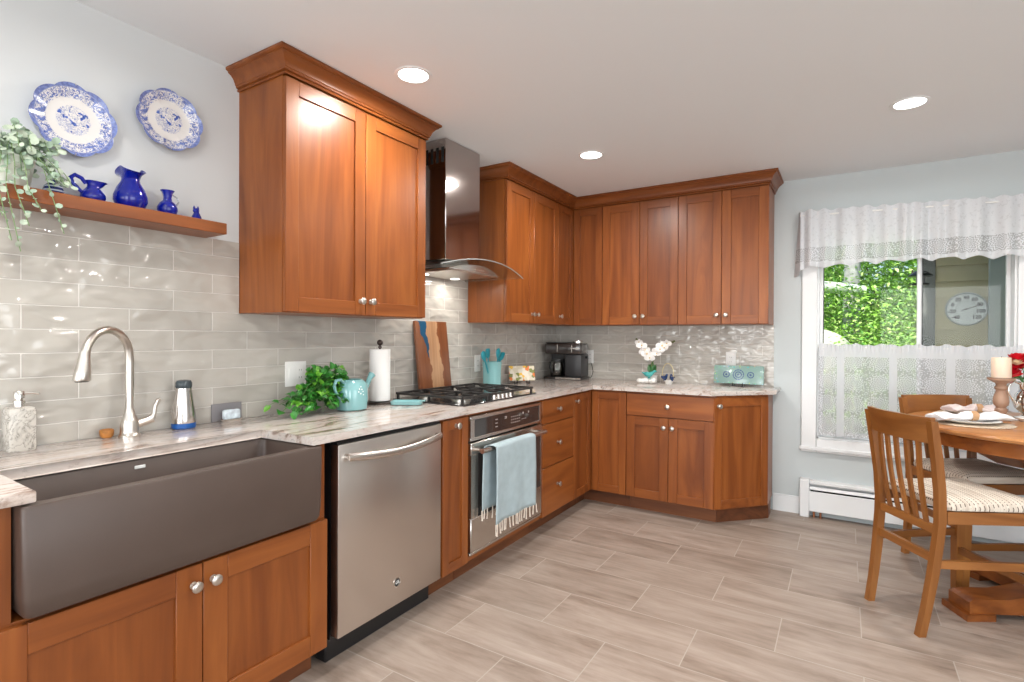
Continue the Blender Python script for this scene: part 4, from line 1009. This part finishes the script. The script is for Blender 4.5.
for c, s in (((-.045, -.03, .262), .034), ((-.075, -.04, .300), .032), ((-.10, -.03, .325), .026), ((-.03, -.045, .232), .034), ((-.01, -.035, .20), .032), ((-.06, -.05, .245), .028),
             ((.055, -.03, .262), .034), ((.09, -.04, .300), .036), ((.125, -.03, .318), .032), ((.075, -.045, .27), .030), ((.045, -.04, .235), .026), ((.11, -.04, .285), .028)):
    flower(c, s * 1.25, (rnd.uniform(-.4, .6), -1, rnd.uniform(-.2, .3)))
m = MB()
for c in ((-.125, -.02, .350), (-.118, -.02, .338), (.18, -.02, .336), (.168, -.02, .328)): m.ball(c, .009, (1, 1, .8), seg=8)
part('buds', m, oc_, plain('orchid_bud', (.10, .12, .03), .5))

def bird(mb, s):
    rings = []
    for x, r, z in ((-.062, .003, .052), (-.05, .008, .045), (-.03, .018, .034), (0, .026, .030), (.022, .022, .038), (.034, .016, .052), (.044, .013, .060), (.054, .008, .060), (.066, .001, .056)):
        rings.append([Vector((x, r * math.cos(2 * PI * k / 14), z + r * math.sin(2 * PI * k / 14))) * s for k in range(14)])
    mb.loops(rings, True, True, True)
    for y in (-1, 1): mb.leaf(Vector((.012, y * .024, .036)) * s, (-1, y * .05, .25), (0, y, .2), .055 * s, .026 * s, 0, .1)
    mb.lathe([(.016 * s, 0), (.012 * s, .004), (.010 * s, .012 * s)], seg=12)
    return mb
tb = thing('stone_dish', 'low lumpy white stone dish in front of the orchid', 'stone', (.945, -.265, CT))
m = MB(); rnd = random.Random(2)
for i in range(11): m.ball((rnd.uniform(-.055, .055), rnd.uniform(-.025, .025), .021 + rnd.uniform(-.002, .006)), rnd.uniform(.019, .025), (1.2, 1, .9), seg=8)
part('stones', m, tb, PORC)
o = solo('teal_bird', bird(MB(), .92), [plain('teal_glaze', (.05, .36, .34), .15, coat=.5)], 'teal ceramic bird perched on the white stone dish by the orchid', 'figurine', (.965, -.27, CT + .042), R(20))
bs = thing('blue_white_ornament', 'small white bowl with two dark blue birds and a thin golden hoop handle', 'ornament', (1.105, -.22, CT))
part('bowl', MB().lathe([(.0005, 0), (.022, 0), (.026, .004), (.036, .028), (.034, .030), (.022, .008), (.0005, .007)], seg=24), bs, PORC)
for s_ in (-1, 1):
    m = bird(MB(), .72); m.xf(Matrix.Translation((s_ * .028, -.012, .026)) @ Matrix.Rotation(R(75 if s_ < 0 else 115), 4, 'Z')); part('bird', m, bs, plain('navy_glaze', (.015, .05, .16), .15, coat=.5), 'dark blue ceramic bird')
m = MB(); m.tube([(.045 * math.cos(R(a)) - .015, .03, .075 + .085 * math.sin(R(a))) for a in range(-60, 200, 12)], .003, 8); part('hoop', m, bs, plain('gold_wire', (.65, .55, .28), .4, metal=.6))

mt = thing('mosaic_tray', 'long turquoise mosaic tray with medallions propped at the right end of the worktop', 'decorative tray', (1.595, -.10, CT))
o = part('tray', MB().box((-.175, -.006, -.07), (.175, .006, .07), bev=.004, seg=2), mt, MOSAIC); o.location = (0, 0, .086); o.rotation_euler = (R(-12), 0, 0)
m = MB()
for x in (-.035, .035): m.tube([(x, .06, .003), (x, -.045, .004), (x, -.05, .022), (x, -.042, .028)], .003, 6).tube([(x, .055, .003), (x, .015, .11)], .003, 6)
m.tube([(-.035, -.02, .004), (.035, -.02, .004)], .003, 6); part('wire_stand', m, mt, BLACK)

# ------------------------------------------------------------------ curtains
va = thing('lace_valance', 'gathered white lace valance across the top of the window', 'curtain', (0, 0, 0))
m = MB(); rows = []; nz = 26; rnd = random.Random(8)
xs = [1.985 + .0, 1.988, 1.992, 1.996] + [2.0 + i * .011 for i in range(150)]
for j in range(nz + 1):
    t = j / nz; row = []
    for i, x in enumerate(xs):
        if i < 4: y = -.012 - .078 * i / 4; xx = x - .028 * t * (1 - i / 5); zb = 1.725
        else:
            u = x - 2.0
            y = -.092 + (.012 + .012 * t) * math.sin(u * 62 + 1.5 * math.sin(u * 9)) - .010 * math.sin(u * 23); xx = x
            y = min(y, -.05)
            zb = 1.768 + .022 * abs(math.sin(u * 21)) + .012 * math.sin(u * 3.3 - .5)
        zt = 2.186 - .034 * (x - 2.0) + .007 * math.sin(x * 74)
        row.append((xx, y, zt + (zb - zt) * t))
    rows.append(row)
m.loops(rows, closed=False); part('lace', m, va, LACE_V)
part('rod', MB().tube([(1.99, 0, 2.155), (1.995, -.08, 2.155), (3.64, -.08, 2.10)], .006, 8), va, WHITE)
ti = thing('lace_tier_curtain', 'white patterned lace tier curtain covering the lower half of the window', 'curtain', (0, 0, 0))
m = MB(); rows = []; nz = 22
for j in range(nz + 1):
    t = j / nz; row = []
    for i in range(150):
        u = i * .0072; x = 2.118 + u
        y = -.040 + .007 * math.sin(u * 48 + math.sin(u * 7)) + (.004 * math.sin(u * 300) if j < 2 else 0)
        zt = 1.237 + .005 * math.sin(u * 37) + .004 * math.sin(u * 91); zb = .585 + .010 * abs(math.sin(u * 28))
        row.append((x, y, zt + (zb - zt) * t))
    rows.append(row)
m.loops(rows, closed=False); part('lace', m, ti, LACE_T)
part('rod', MB().tube([(2.112, -.030, 1.215), (3.195, -.030, 1.215)], .004, 8), ti, WHITE)

# ------------------------------------------------------------------ baseboard heater
ht = thing('baseboard_heater', 'long white baseboard heater along the wall under the window', 'heater', (2.005, 0, 0))
L_ = 2.6
part('housing', MB().box((.06, -.012, .03), (L_, 0, .262)).box((.06, -.062, .235), (L_, -.006, .262), bev=.006).box((.06, -.070, .045), (L_, -.060, .188), bev=.004), ht, TRIM)
part('damper', MB().bar((.06, -.052, .208), (L_, -.052, .208), .006, .022, upv=(0, .5, 1)), ht, TRIM)
part('end_cap', MB().box((.0, -.074, .0), (.062, 0, .268), bev=.005).box((.0, -.0755, .185), (.062, -.07, .188)), ht, TRIM)
part('fin_tube', MB().box((.07, -.05, .06), (L_, -.014, .20)), ht, DARK)
m = MB()
for x in (.09, .13): m.tube([(x, -.045, .0), (x, -.045, .05)], .008, 10)
part('copper_pipe', m, ht, plain('copper', (.5, .22, .12), .35, metal=1))

# ------------------------------------------------------------------ dining chairs
def chair(loc, ang, label):
    c = thing('dining_chair', label, 'chair', loc, ang, 'dining chairs')
    prof = [(0, 0, .158), (.022, .12, .163), (.044, .27, .170), (.060, .42, .176), (.065, .50, .180), (.060, .62, .184), (.043, .76, .188), (.016, .93, .192)]
    for s in (1, -1):
        rings = []
        for x, z, y in prof:
            w = .0155 if z < .2 else .0175
            if z > .8: w = .0145
            rings.append([Vector((x + a * w, s * y + b * .0150, z)) for a, b in ((-1, -1), (1, -1), (1, 1), (-1, 1))])
        part('rear_leg', MB().loops(rings, True, True, True), c, [OAKV])
        rings = [[Vector((x_ + a * w, s * y_ + b * w, z)) for a, b in ((-1, -1), (1, -1), (1, 1), (-1, 1))] for x_, y_, z, w in ((.484, .219, 0, .0155), (.486, .215, .30, .0195), (.486, .212, .499, .021))]
        part('front_leg', MB().loops(rings, True, True, True), c, [OAKV])
        part('side_stretcher', MB().bar((.065, s * .172, .315), (.470, s * .215, .315), .018, .034), c, [OAKX])
        part('side_rail', MB().bar((.088, s * .182, .519), (.50, s * .216, .519), .022, .052), c, [OAKX])
    part('rear_stretcher', MB().bar((.055, -.17, .335), (.055, .17, .335), .018, .036), c, [OAKH])
    part('front_stretcher', MB().bar((.484, -.2, .225), (.484, .2, .225), .018, .034), c, [OAKH])
    part('front_rail', MB().bar((.487, -.20, .519), (.487, .20, .519), .022, .052), c, [OAKH])
    part('rear_rail', MB().bar((.064, -.178, .458), (.064, .178, .458), .020, .036), c, [OAKH])
    rings = []
    for i in range(17):
        u = -1 + 2 * i / 16; y = .196 * u; cv = -.032 * (1 - u * u)
        top = .948 - .010 * (1 - u * u) if 0 else .945
        rings.append([Vector((.036 + cv - .010, y, .832)), Vector((.036 + cv + .010, y, .832)), Vector((.016 + cv + .010, y, top)), Vector((.016 + cv - .010, y, top))])
    part('top_rail', MB().loops(rings, True, True, True), c, [OAKH])
    for k in range(5):
        u = -.66 + .33 * k; y = .165 * u; cv = -.032 * (1 - u * u)
        rings = []
        for t in range(9):
            q = t / 8; z = .474 + (.836 - .474) * q; x = .064 * (1 - q) + (.036 + cv) * q - .008 * math.sin(PI * q)
            rings.append([Vector((x + a * .006, y * (1 + .08 * q) + b * .0105, z)) for a, b in ((-1, -1), (1, -1), (1, 1), (-1, 1))])
        part('slat', MB().loops(rings, True, True, True), c, [OAKV])
    m = MB(); rings = []
    for s, z in ((.95, .5455), (1, .550), (1.01, .562), (.97, .580), (.85, .592), (.6, .600), (.25, .603)):
        ring = []
        for v in rect(-1, 1, -1, 1, 0, .18, 4):
            fx = .29 + v.x * s * .208; ry = .190 + .035 * (v.x + 1) / 2
            ring.append(Vector((fx, v.y * s * ry, z)))
        rings.append(ring)
    m.loops(rings, True, True, True); part('seat_cushion', m, c, SEAT, 'cream seat cushion with dashed stripes')
    return c
f1 = math.atan2(.544, .839)
chair((2.470, -1.4075, 0), f1, 'honey oak slat-back dining chair nearest the viewer, its back to the kitchen')
chair((2.722, -.385, 0), math.atan2(-.85, .53), 'honey oak dining chair behind the table with its back against the lace curtain')

# ------------------------------------------------------------------ dining table
TZ = .85
tb_ = thing('dining_table', 'round oak pedestal dining table at the right edge set for a meal', 'table', (3.14, -.77, 0))
m = MB().lathe([(.0005, TZ - .030), (.560, TZ - .030), (.578, TZ - .024), (.585, TZ - .012), (.582, TZ - .004), (.570, TZ), (.0005, TZ)], seg=96); part('tabletop', m, tb_, [OAKT])
m = MB().lathe([(.50, TZ - .10), (.515, TZ - .10), (.515, TZ - .0302), (.50, TZ - .0302), (.50, TZ - .10)], seg=96, cap0=False, cap1=False); part('apron', m, tb_, [OAKR])
m = MB()
for k in range(4):
    a = R(8 + 90 * k); 
    d = Vector((math.cos(a), math.sin(a), 0)); w = Vector((-d.y, d.x, 0))
m.loops([[Vector((r_ * math.cos(R(22.5 + 45 * k)) , r_ * math.sin(R(22.5 + 45 * k)), z)) for k in range(8)] for r_, z in ((.24, .665), (.27, .672), (.40, .745), (.415, .7495))], True, True, True); m.xf(Matrix.Translation((.02, -.06, 0)))
part('support_block', m, tb_, [OAKR])
m = MB().lathe([(.085, .14), (.095, .15), (.095, .20), (.065, .23), (.055, .28), (.075, .36), (.095, .44), (.085, .52), (.06, .58), (.075, .62), (.10, .66), (.11, .664)], seg=8); m.xf(Matrix.Translation((.03, -.19, 0))); part('column', m, tb_, [OAKR])
for k, a in enumerate((207, 127, 27, 307)):
    d = Vector((math.cos(R(a)), math.sin(R(a)), 0)); w = Vector((-d.y, d.x, 0)); c0 = Vector((.03, -.21, 0)); m = MB()
    def sec(r, hw, z0, z1): return [c0 + d * r - w * hw + Vector((0, 0, z0)), c0 + d * r + w * hw + Vector((0, 0, z0)), c0 + d * r + w * hw + Vector((0, 0, z1)), c0 + d * r - w * hw + Vector((0, 0, z1))]
    m.loops([sec(.0, .06, .03, .16), sec(.10, .06, .03, .15), sec(.32, .062, .03, .098), sec(.47, .062, .03, .094), sec(.49, .066, .03, .080)], True, True, True)
    ft = part('foot', m, tb_, [OAKR])
    m = MB().loops([sec(.38, .070, 0, .0298), sec(.51, .082, 0, .0298)], True, True, True)
    m2 = part('foot_pad', m, ft, [OAKR])

# place settings
def setting(cx_, cy_, a, nap_len, label1, label2, label3, mat):
    pm = solo('placemat', MB().lathe([(.0005, 0), (.172, 0), (.175, .002), (.172, .004), (.0005, .004)], seg=56, wob=lambda a_, z: 1 + .008 * math.sin(44 * a_)), [plain('woven_mat', (.55, .44, .33), .9, bump=1, bscale=180, var=.25, vscale=120)], label1, 'placemat', (cx_, cy_, TZ + .0005), 0, 'placemats')
    p = solo('dinner_plate', MB().lathe([(.0005, 0), (.075, 0), (.085, .004), (.13, .014), (.134, .017), (.131, .018), (.085, .008), (.0005, .006)], seg=56), [PORC], label2, 'plate', (cx_ - .01, cy_ + .0, TZ + .005), 0, 'dinner plates')
    n = thing('folded_napkin', label3, 'napkin', (cx_, cy_, TZ + .019), a, 'napkins in rings')
    m = MB(); rings = []
    N = 22
    for i in range(N + 1):
        u = -1 + 2 * i / N; x = u * nap_len / 2
        pinch = 1 - .55 * math.exp(-(u - .08) ** 2 / .03)
        hw = (.030 + .030 * abs(u) ** .8) * pinch + .004; hh = (.016 + .004 * math.cos(9 * u)) * (1 + .15 * (1 - pinch))
        zc = hh * 1.0
        rings.append([Vector((x + .012 * math.sin(k * 1.7) * (1 if i in (0, N) else 0), hw * math.cos(2 * PI * k / 16) , zc + hh * math.sin(2 * PI * k / 16) * (1 + .22 * math.sin(k * 2.9 + u * 4)))) for k in range(16)])
    m.loops(rings, True, True, True); part('cloth', m, n, mat)
    m = MB().lathe([(.021, -.016), (.025, -.014), (.025, .014), (.021, .016), (.020, 0), (.021, -.016)], T=Matrix.Translation((.016, 0, .020)) @ Matrix.Rotation(Q90, 4, 'Y'), seg=24, cap0=False, cap1=False)
    part('napkin_ring', m, n, TWINE, 'tan woven napkin ring')
setting(2.815, -.885, R(32), .36, 'round woven placemat on the near side of the table', 'white dinner plate on the near placemat', 'white napkin in a woven ring on the nearest plate', LINEN)
setting(2.90, -.475, R(25), .28, 'round woven placemat on the window side of the table', 'white dinner plate on the window-side placemat', 'pinkish-white napkin in a woven ring on the plate nearer the window', LINENP)

cd = thing('candle_holder', 'turned wooden candlestick in the middle of the dining table', 'candle holder', (2.975, -.665, TZ))
part('stand', MB().lathe([(.0005, 0), (.050, 0), (.054, .006), (.050, .016), (.028, .024), (.026, .040), (.034, .050), (.033, .062), (.026, .068), (.028, .074), (.038, .084), (.042, .100), (.040, .122), (.030, .150), (.026, .160), (.034, .168), (.034, .178), (.026, .186), (.030, .196), (.048, .206), (.070, .216), (.072, .226), (.060, .224), (.0005, .222)], seg=40).xf(Matrix.Diagonal((.80, .80, 1, 1))), cd, TURNED)
cdl = thing('pillar_candle', 'cream pillar candle standing on the turned wooden candlestick', 'candle', (2.975, -.665, TZ + .2265))
part('wax', MB().lathe([(.0005, 0), (.040, 0), (.041, .003), (.041, .102), (.039, .107), (.035, .104), (.02, .101), (.0005, .100)], seg=40, wob=lambda a, z: 1 + (.01 * math.sin(3 * a) if z > .09 else 0)), cdl, WAX)
part('wick', MB().tube([(0, 0, .100), (.001, 0, .112)], .0014, 6), cdl, BLACK)

vs = thing('flower_pitcher', 'silver pitcher of red roses cut off by the right edge of the photo', 'vase', (3.105, -.53, TZ))
part('pitcher', MB().lathe([(.0005, 0), (.036, 0), (.040, .006), (.022, .02), (.020, .03), (.050, .06), (.060, .095), (.050, .13), (.030, .160), (.034, .19), (.040, .20), (.034, .195), (.026, .16), (.0005, .15)], seg=36), vs, CHROME)
part('handle', MB().tube([(-.028, -.018, .19), (-.06, -.036, .205), (-.085, -.05, .18), (-.085, -.05, .14), (-.062, -.038, .10), (-.048, -.03, .08)], [.006, .0065, .0065, .006, .006, .006], 12), vs, CHROME)
def rose(c, r, m_):
    m = MB(); rnd = random.Random(int(c[0] * 1e4) + 3)
    for ringi, (cnt, rr, tilt) in enumerate(((3, .3, 1.5), (4, .5, 1.2), (5, .72, .85), (6, .9, .45))):
        for k in range(cnt):
            a = 2 * PI * k / cnt + ringi; out = Vector((math.cos(a), math.sin(a), 0)); d = (out * (1 - tilt / 2) + Vector((0, 0, tilt))).normalized()
            m.disc_leaf(Vector(c) + out * r * rr * .45 - Vector((0, 0, r * .35)), d, -out + Vector((0, 0, .6)), r * .58, 0, 8)
    m.ball(c, r * .5, (1, 1, 1), seg=8)
    return part('flower', m, vs, m_, flat=True)
for c in ((-.085, -.05, .285), (-.05, -.055, .325), (-.03, -.02, .29), (.02, -.05, .33), (.05, 0, .30), (-.07, -.045, .245), (0, .04, .32), (-.052, .03, .28)): rose(c, .042, RED)
rose((-.06, -.085, .305), .024, plain('cream_petal', (.78, .60, .40), .6))
m = MB()
for k in range(9):
    a = k * .7; m.tube([(0, 0, .12), (.02 * math.cos(a), .02 * math.sin(a), .2), (.06 * math.cos(a), .06 * math.sin(a), .28)], .0022, 5)
    m.leaf((.03 * math.cos(a), .03 * math.sin(a), .21), (math.cos(a), math.sin(a), .4), (0, 0, 1), .06, .03)
part('stems', m, vs, LEAF)
m = MB().lathe([(.0005, 0), (.022, 0), (.024, .003), (.006, .008), (.005, .05), (.020, .065), (.034, .095), (.036, .13), (.034, .13), (.030, .095), (.0005, .066)], seg=28)
gob = solo('small_white_dish', MB().lathe([(.0005, 0), (.030, 0), (.034, .004), (.056, .020), (.054, .022), (.03, .007), (.0005, .006)], seg=36), [PORC], 'small white dish beside the foot of the candlestick', 'dish', (3.085, -.64, TZ))

# ------------------------------------------------------------------ outside
GRASS = plain('leaf_litter', (.10, .16, .05), .9, var=.5, vscale=2)
m = MB(); rows = []
for j in range(13):
    y = .3 + j * 1.3; rows.append([(-8 + i * 1.6, y, -.4 + max(0, (y - 1.5)) * .16 + .15 * math.sin(i * 1.3 + j)) for i in range(14)])
m.loops(rows, closed=False); struct('ground_outside', m, GRASS, 'green bank outside the window')
FOL = [plain('bright_foliage', (.26, .50, .06), .5, var=.45, vscale=5), plain('deep_foliage', (.09, .27, .03), .5, var=.45, vscale=5), plain('pale_foliage', (.52, .70, .22), .5, var=.3, vscale=5)]  # three leaf greens, picked at random per leaf
def foliage(seed, n, rx, ry, rz_, L):
    rnd = random.Random(seed); m = MB()
    clumps = [(rnd.uniform(-1, 1) * rx, rnd.uniform(-1, 1) * ry, rnd.uniform(.08, 1) * rz_) for _ in range(26)]
    for i in range(n):
        cx_, cy_, cz_ = rnd.choice(clumps); s = rz_ * .17
        p = Vector((cx_ + rnd.gauss(0, s), cy_ + rnd.gauss(0, s), max(.02, cz_ + rnd.gauss(0, s * .6))))
        m.leaf(p, (rnd.uniform(-1, 1), rnd.uniform(-1, .4), rnd.uniform(-.5, .3)), (rnd.uniform(-.4, .4), rnd.uniform(-.6, .2), 1), L * rnd.uniform(.7, 1.3), L * .6, rnd.choice((0, 0, 0, 1, 2)), .12)
    return m
fm = [foliage(31, 9000, .85, .55, 1.7, .062).mesh('foliage', FOL, flat=True), foliage(32, 9000, .8, .6, 1.9, .072).mesh('foliage', FOL, flat=True)]
def bush(x, y, z, k, s, rz_, label):
    b = thing('leafy_shrub', label, 'shrub', (x, y, z), rz_, 'shrubs outside the window'); b.scale = (s, s, s)
    lf = link('foliage', fm[k], parent=b); lf['kind'] = 'stuff'
    m = MB()
    for a in range(5): m.tube([(0, 0, -.2), (.2 * math.cos(a * 1.3), .2 * math.sin(a * 1.3), .6), (.5 * math.cos(a * 1.3), .4 * math.sin(a * 1.3), 1.3)], [.025, .018, .008], 7)
    part('branches', m, b, plain('bark_brown', (.12, .09, .06), .9))
lbl = ['leafy green shrub nearest the window glass behind the left pane', 'leafy shrub low behind the pale boulder', 'tall leafy shrub in the centre of the left pane', 'dark leafy shrub beside the house corner', 'leafy shrub on the slope left of the grey tree trunk', 'leafy shrub on the slope right of the grey tree trunk', 'highest leafy shrub at the top of the slope', 'leafy shrub at the far left of the slope', 'leafy shrub filling the gap at the far back']
for i, (x, y, z, k, s, r_) in enumerate(((2.95, 3.0, -.1, 0, .8, .3), (1.7, 4.9, .0, 1, .75, 1.1), (2.75, 4.9, .3, 0, 1.0, 2.0), (3.9, 4.0, .2, 1, 1.0, .6), (1.45, 7.2, .8, 1, 1.1, 3.1), (3.0, 7.2, .9, 0, 1.25, 4.0), (2.0, 10.2, 1.6, 1, 1.7, 5.2), (.2, 6.2, .6, 0, 1.1, 2.6), (4.3, 9.4, 1.5, 0, 1.7, 1.7))):
    bush(x, y, z, k, s, r_, lbl[i])
tk_ = thing('grey_tree', 'grey tree trunk seen through the left window pane', 'tree', (2.36, 5.6, .2))
m = MB(); m.tube([(0, 0, -.3), (.02, 0, .6), (0, 0, 1.6), (.03, 0, 3.0), (.0, .1, 5.5)], [.15, .125, .115, .10, .06], 16)
part('trunk', m, tk_, plain('grey_bark', (.42, .42, .40), .9, bump=1, bscale=14, var=.3, vscale=12))
m = MB(); m.tube([(0, 0, 2.8), (.6, 0, 3.6), (1.2, .1, 4.0)], [.05, .035, .015], 8).tube([(0, 0, 3.4), (-.6, -.1, 4.0), (-1.1, 0, 4.3)], [.045, .03, .012], 8)
part('branches', m, tk_, plain('grey_bark_fine', (.38, .38, .36), .9))
m = MB().ball((0, 0, 0), .6, (1.05, .8, .85), seg=20); rnd = random.Random(3)
for v in m.bm.verts: v.co *= 1 + .06 * math.sin(v.co.x * 9 + v.co.z * 7)
solo('pale_boulder', m, [plain('pale_stone', (.62, .64, .50), .85, var=.12, vscale=9)], 'pale rounded boulder at the lower left of the window view', 'boulder', (1.78, 3.6, .95))  # one pale stone tone with slight random variation
solo('fallen_log', MB().tube([(-1.0, 0, .16), (-.3, .02, .07), (.2, 0, .0), (.55, 0, -.06)], [.10, .095, .085, .075], 14), [plain('bleached_log', (.55, .60, .52), .9, var=.2, vscale=8)], 'pale fallen log lying across the slope behind the shrubs', 'log', (2.0, 5.2, 2.05))
# house wing with lap siding and the dial thermometer
HX = 2.79
m = MB(); 
for k in range(30):
    z = -.4 + k * .125; T_ = [(HX + .08, .905), (5.2, .905)]
    m.loops([[Vector((x, .895, z)), Vector((x, .922, z + .125)), Vector((x, .93, z + .125)), Vector((x, .93, z))] for x in (HX + .08, 5.2)], True, True, True)
m.box((HX, .93, -.4), (5.2, 1.05, 3.1))
struct('wall_outside', m, plain('beige_siding', (.55, .49, .31), .7, var=.06), 'beige lap siding of the neighbouring house wing')
struct('trim_1', MB().box((HX - .01, .885, -.4), (HX + .085, .93, 3.1), bev=.004), plain('grey_corner_board', (.17, .175, .165), .6), 'dark grey corner board')
struct('trim_2', MB().box((3.19, .86, -.4), (3.33, .899, 3.1), bev=.004), plain('pale_corner_board', (.50, .55, .52), .6), 'pale grey-green board on the siding')
struct('sunshade_outside', MB().box((HX - .1, .17, 2.45), (5.2, 1.5, 2.57)), plain('sunshade', (.5, .5, .48), .7), 'unseen added soffit')  # added out of view, widened to keep the sun off the siding
th = thing('dial_thermometer', 'round white dial thermometer on the siding outside the window', 'thermometer', (3.062, .898, 1.508))
RX = Matrix.Rotation(Q90, 4, 'X')
part('rim', MB().lathe([(.128, 0), (.128, .018), (.122, .022), (.116, .018), (.116, .010)], T=RX, seg=48, cap0=True, cap1=False), th, plain('dial_rim', (.45, .47, .46), .4))
part('face', MB().lathe([(.116, .010), (.116, .0105), (.0005, .0105)], T=RX, seg=48), th, plain('dial_face', (.74, .76, .76), .5))
m = MB()
for k, t in enumerate(('-40', '-20', '0', '20', '40', '60', '80', '100', '120')):
    a = R(225 - k * 270 / 8); m.text(t, .036, Matrix.Translation((.088 * math.cos(a), -.0112, .088 * math.sin(a))) @ RX, ext=.0003, off=.0012)
for k in range(41):
    a = R(225 - k * 270 / 40); d = Vector((math.cos(a), 0, math.sin(a))); m.bar(d * .060 + Vector((0, -.0110, 0)), d * .066 + Vector((0, -.0110, 0)), .0016, .0006, upv=(0, 1, 0))
part('numerals', m, th, plain('dial_ink', (.06, .06, .07), .6))
a = R(20); d = Vector((math.cos(a), 0, math.sin(a)))
part('needle', MB().bar(d * -.03 + Vector((0, -.0135, 0)), d * .062 + Vector((0, -.0135, 0)), .004, .001, upv=(0, 1, 0)).lathe([(.006, .011), (.006, .015), (.0005, .015)], T=RX, seg=12), th, plain('needle_black', (.03, .03, .03), .5))
bf = thing('hanging_bird_feeder', 'black bird feeder hanging outside at the top of the left pane', 'bird feeder', (2.735, .42, 1.70))
m = MB().lathe([(.004, .075), (.03, .07), (.075, .035), (.078, .03), (.01, .03)], seg=20); part('roof', m, bf, BLACK)
m = MB().lathe([(.022, -.02), (.026, -.018), (.026, .03)], seg=16); part('tube', m, bf, plain('feeder_grey', (.20, .18, .19), .4))
m = MB().lathe([(.0005, -.034), (.05, -.034), (.055, -.024), (.05, -.02), (.0005, -.02)], seg=20); part('tray', m, bf, BLACK)
part('hook', MB().tube([(0, 0, .07), (0, 0, .40), (.0, .01, .80)], .003, 6), bf, BLACK)
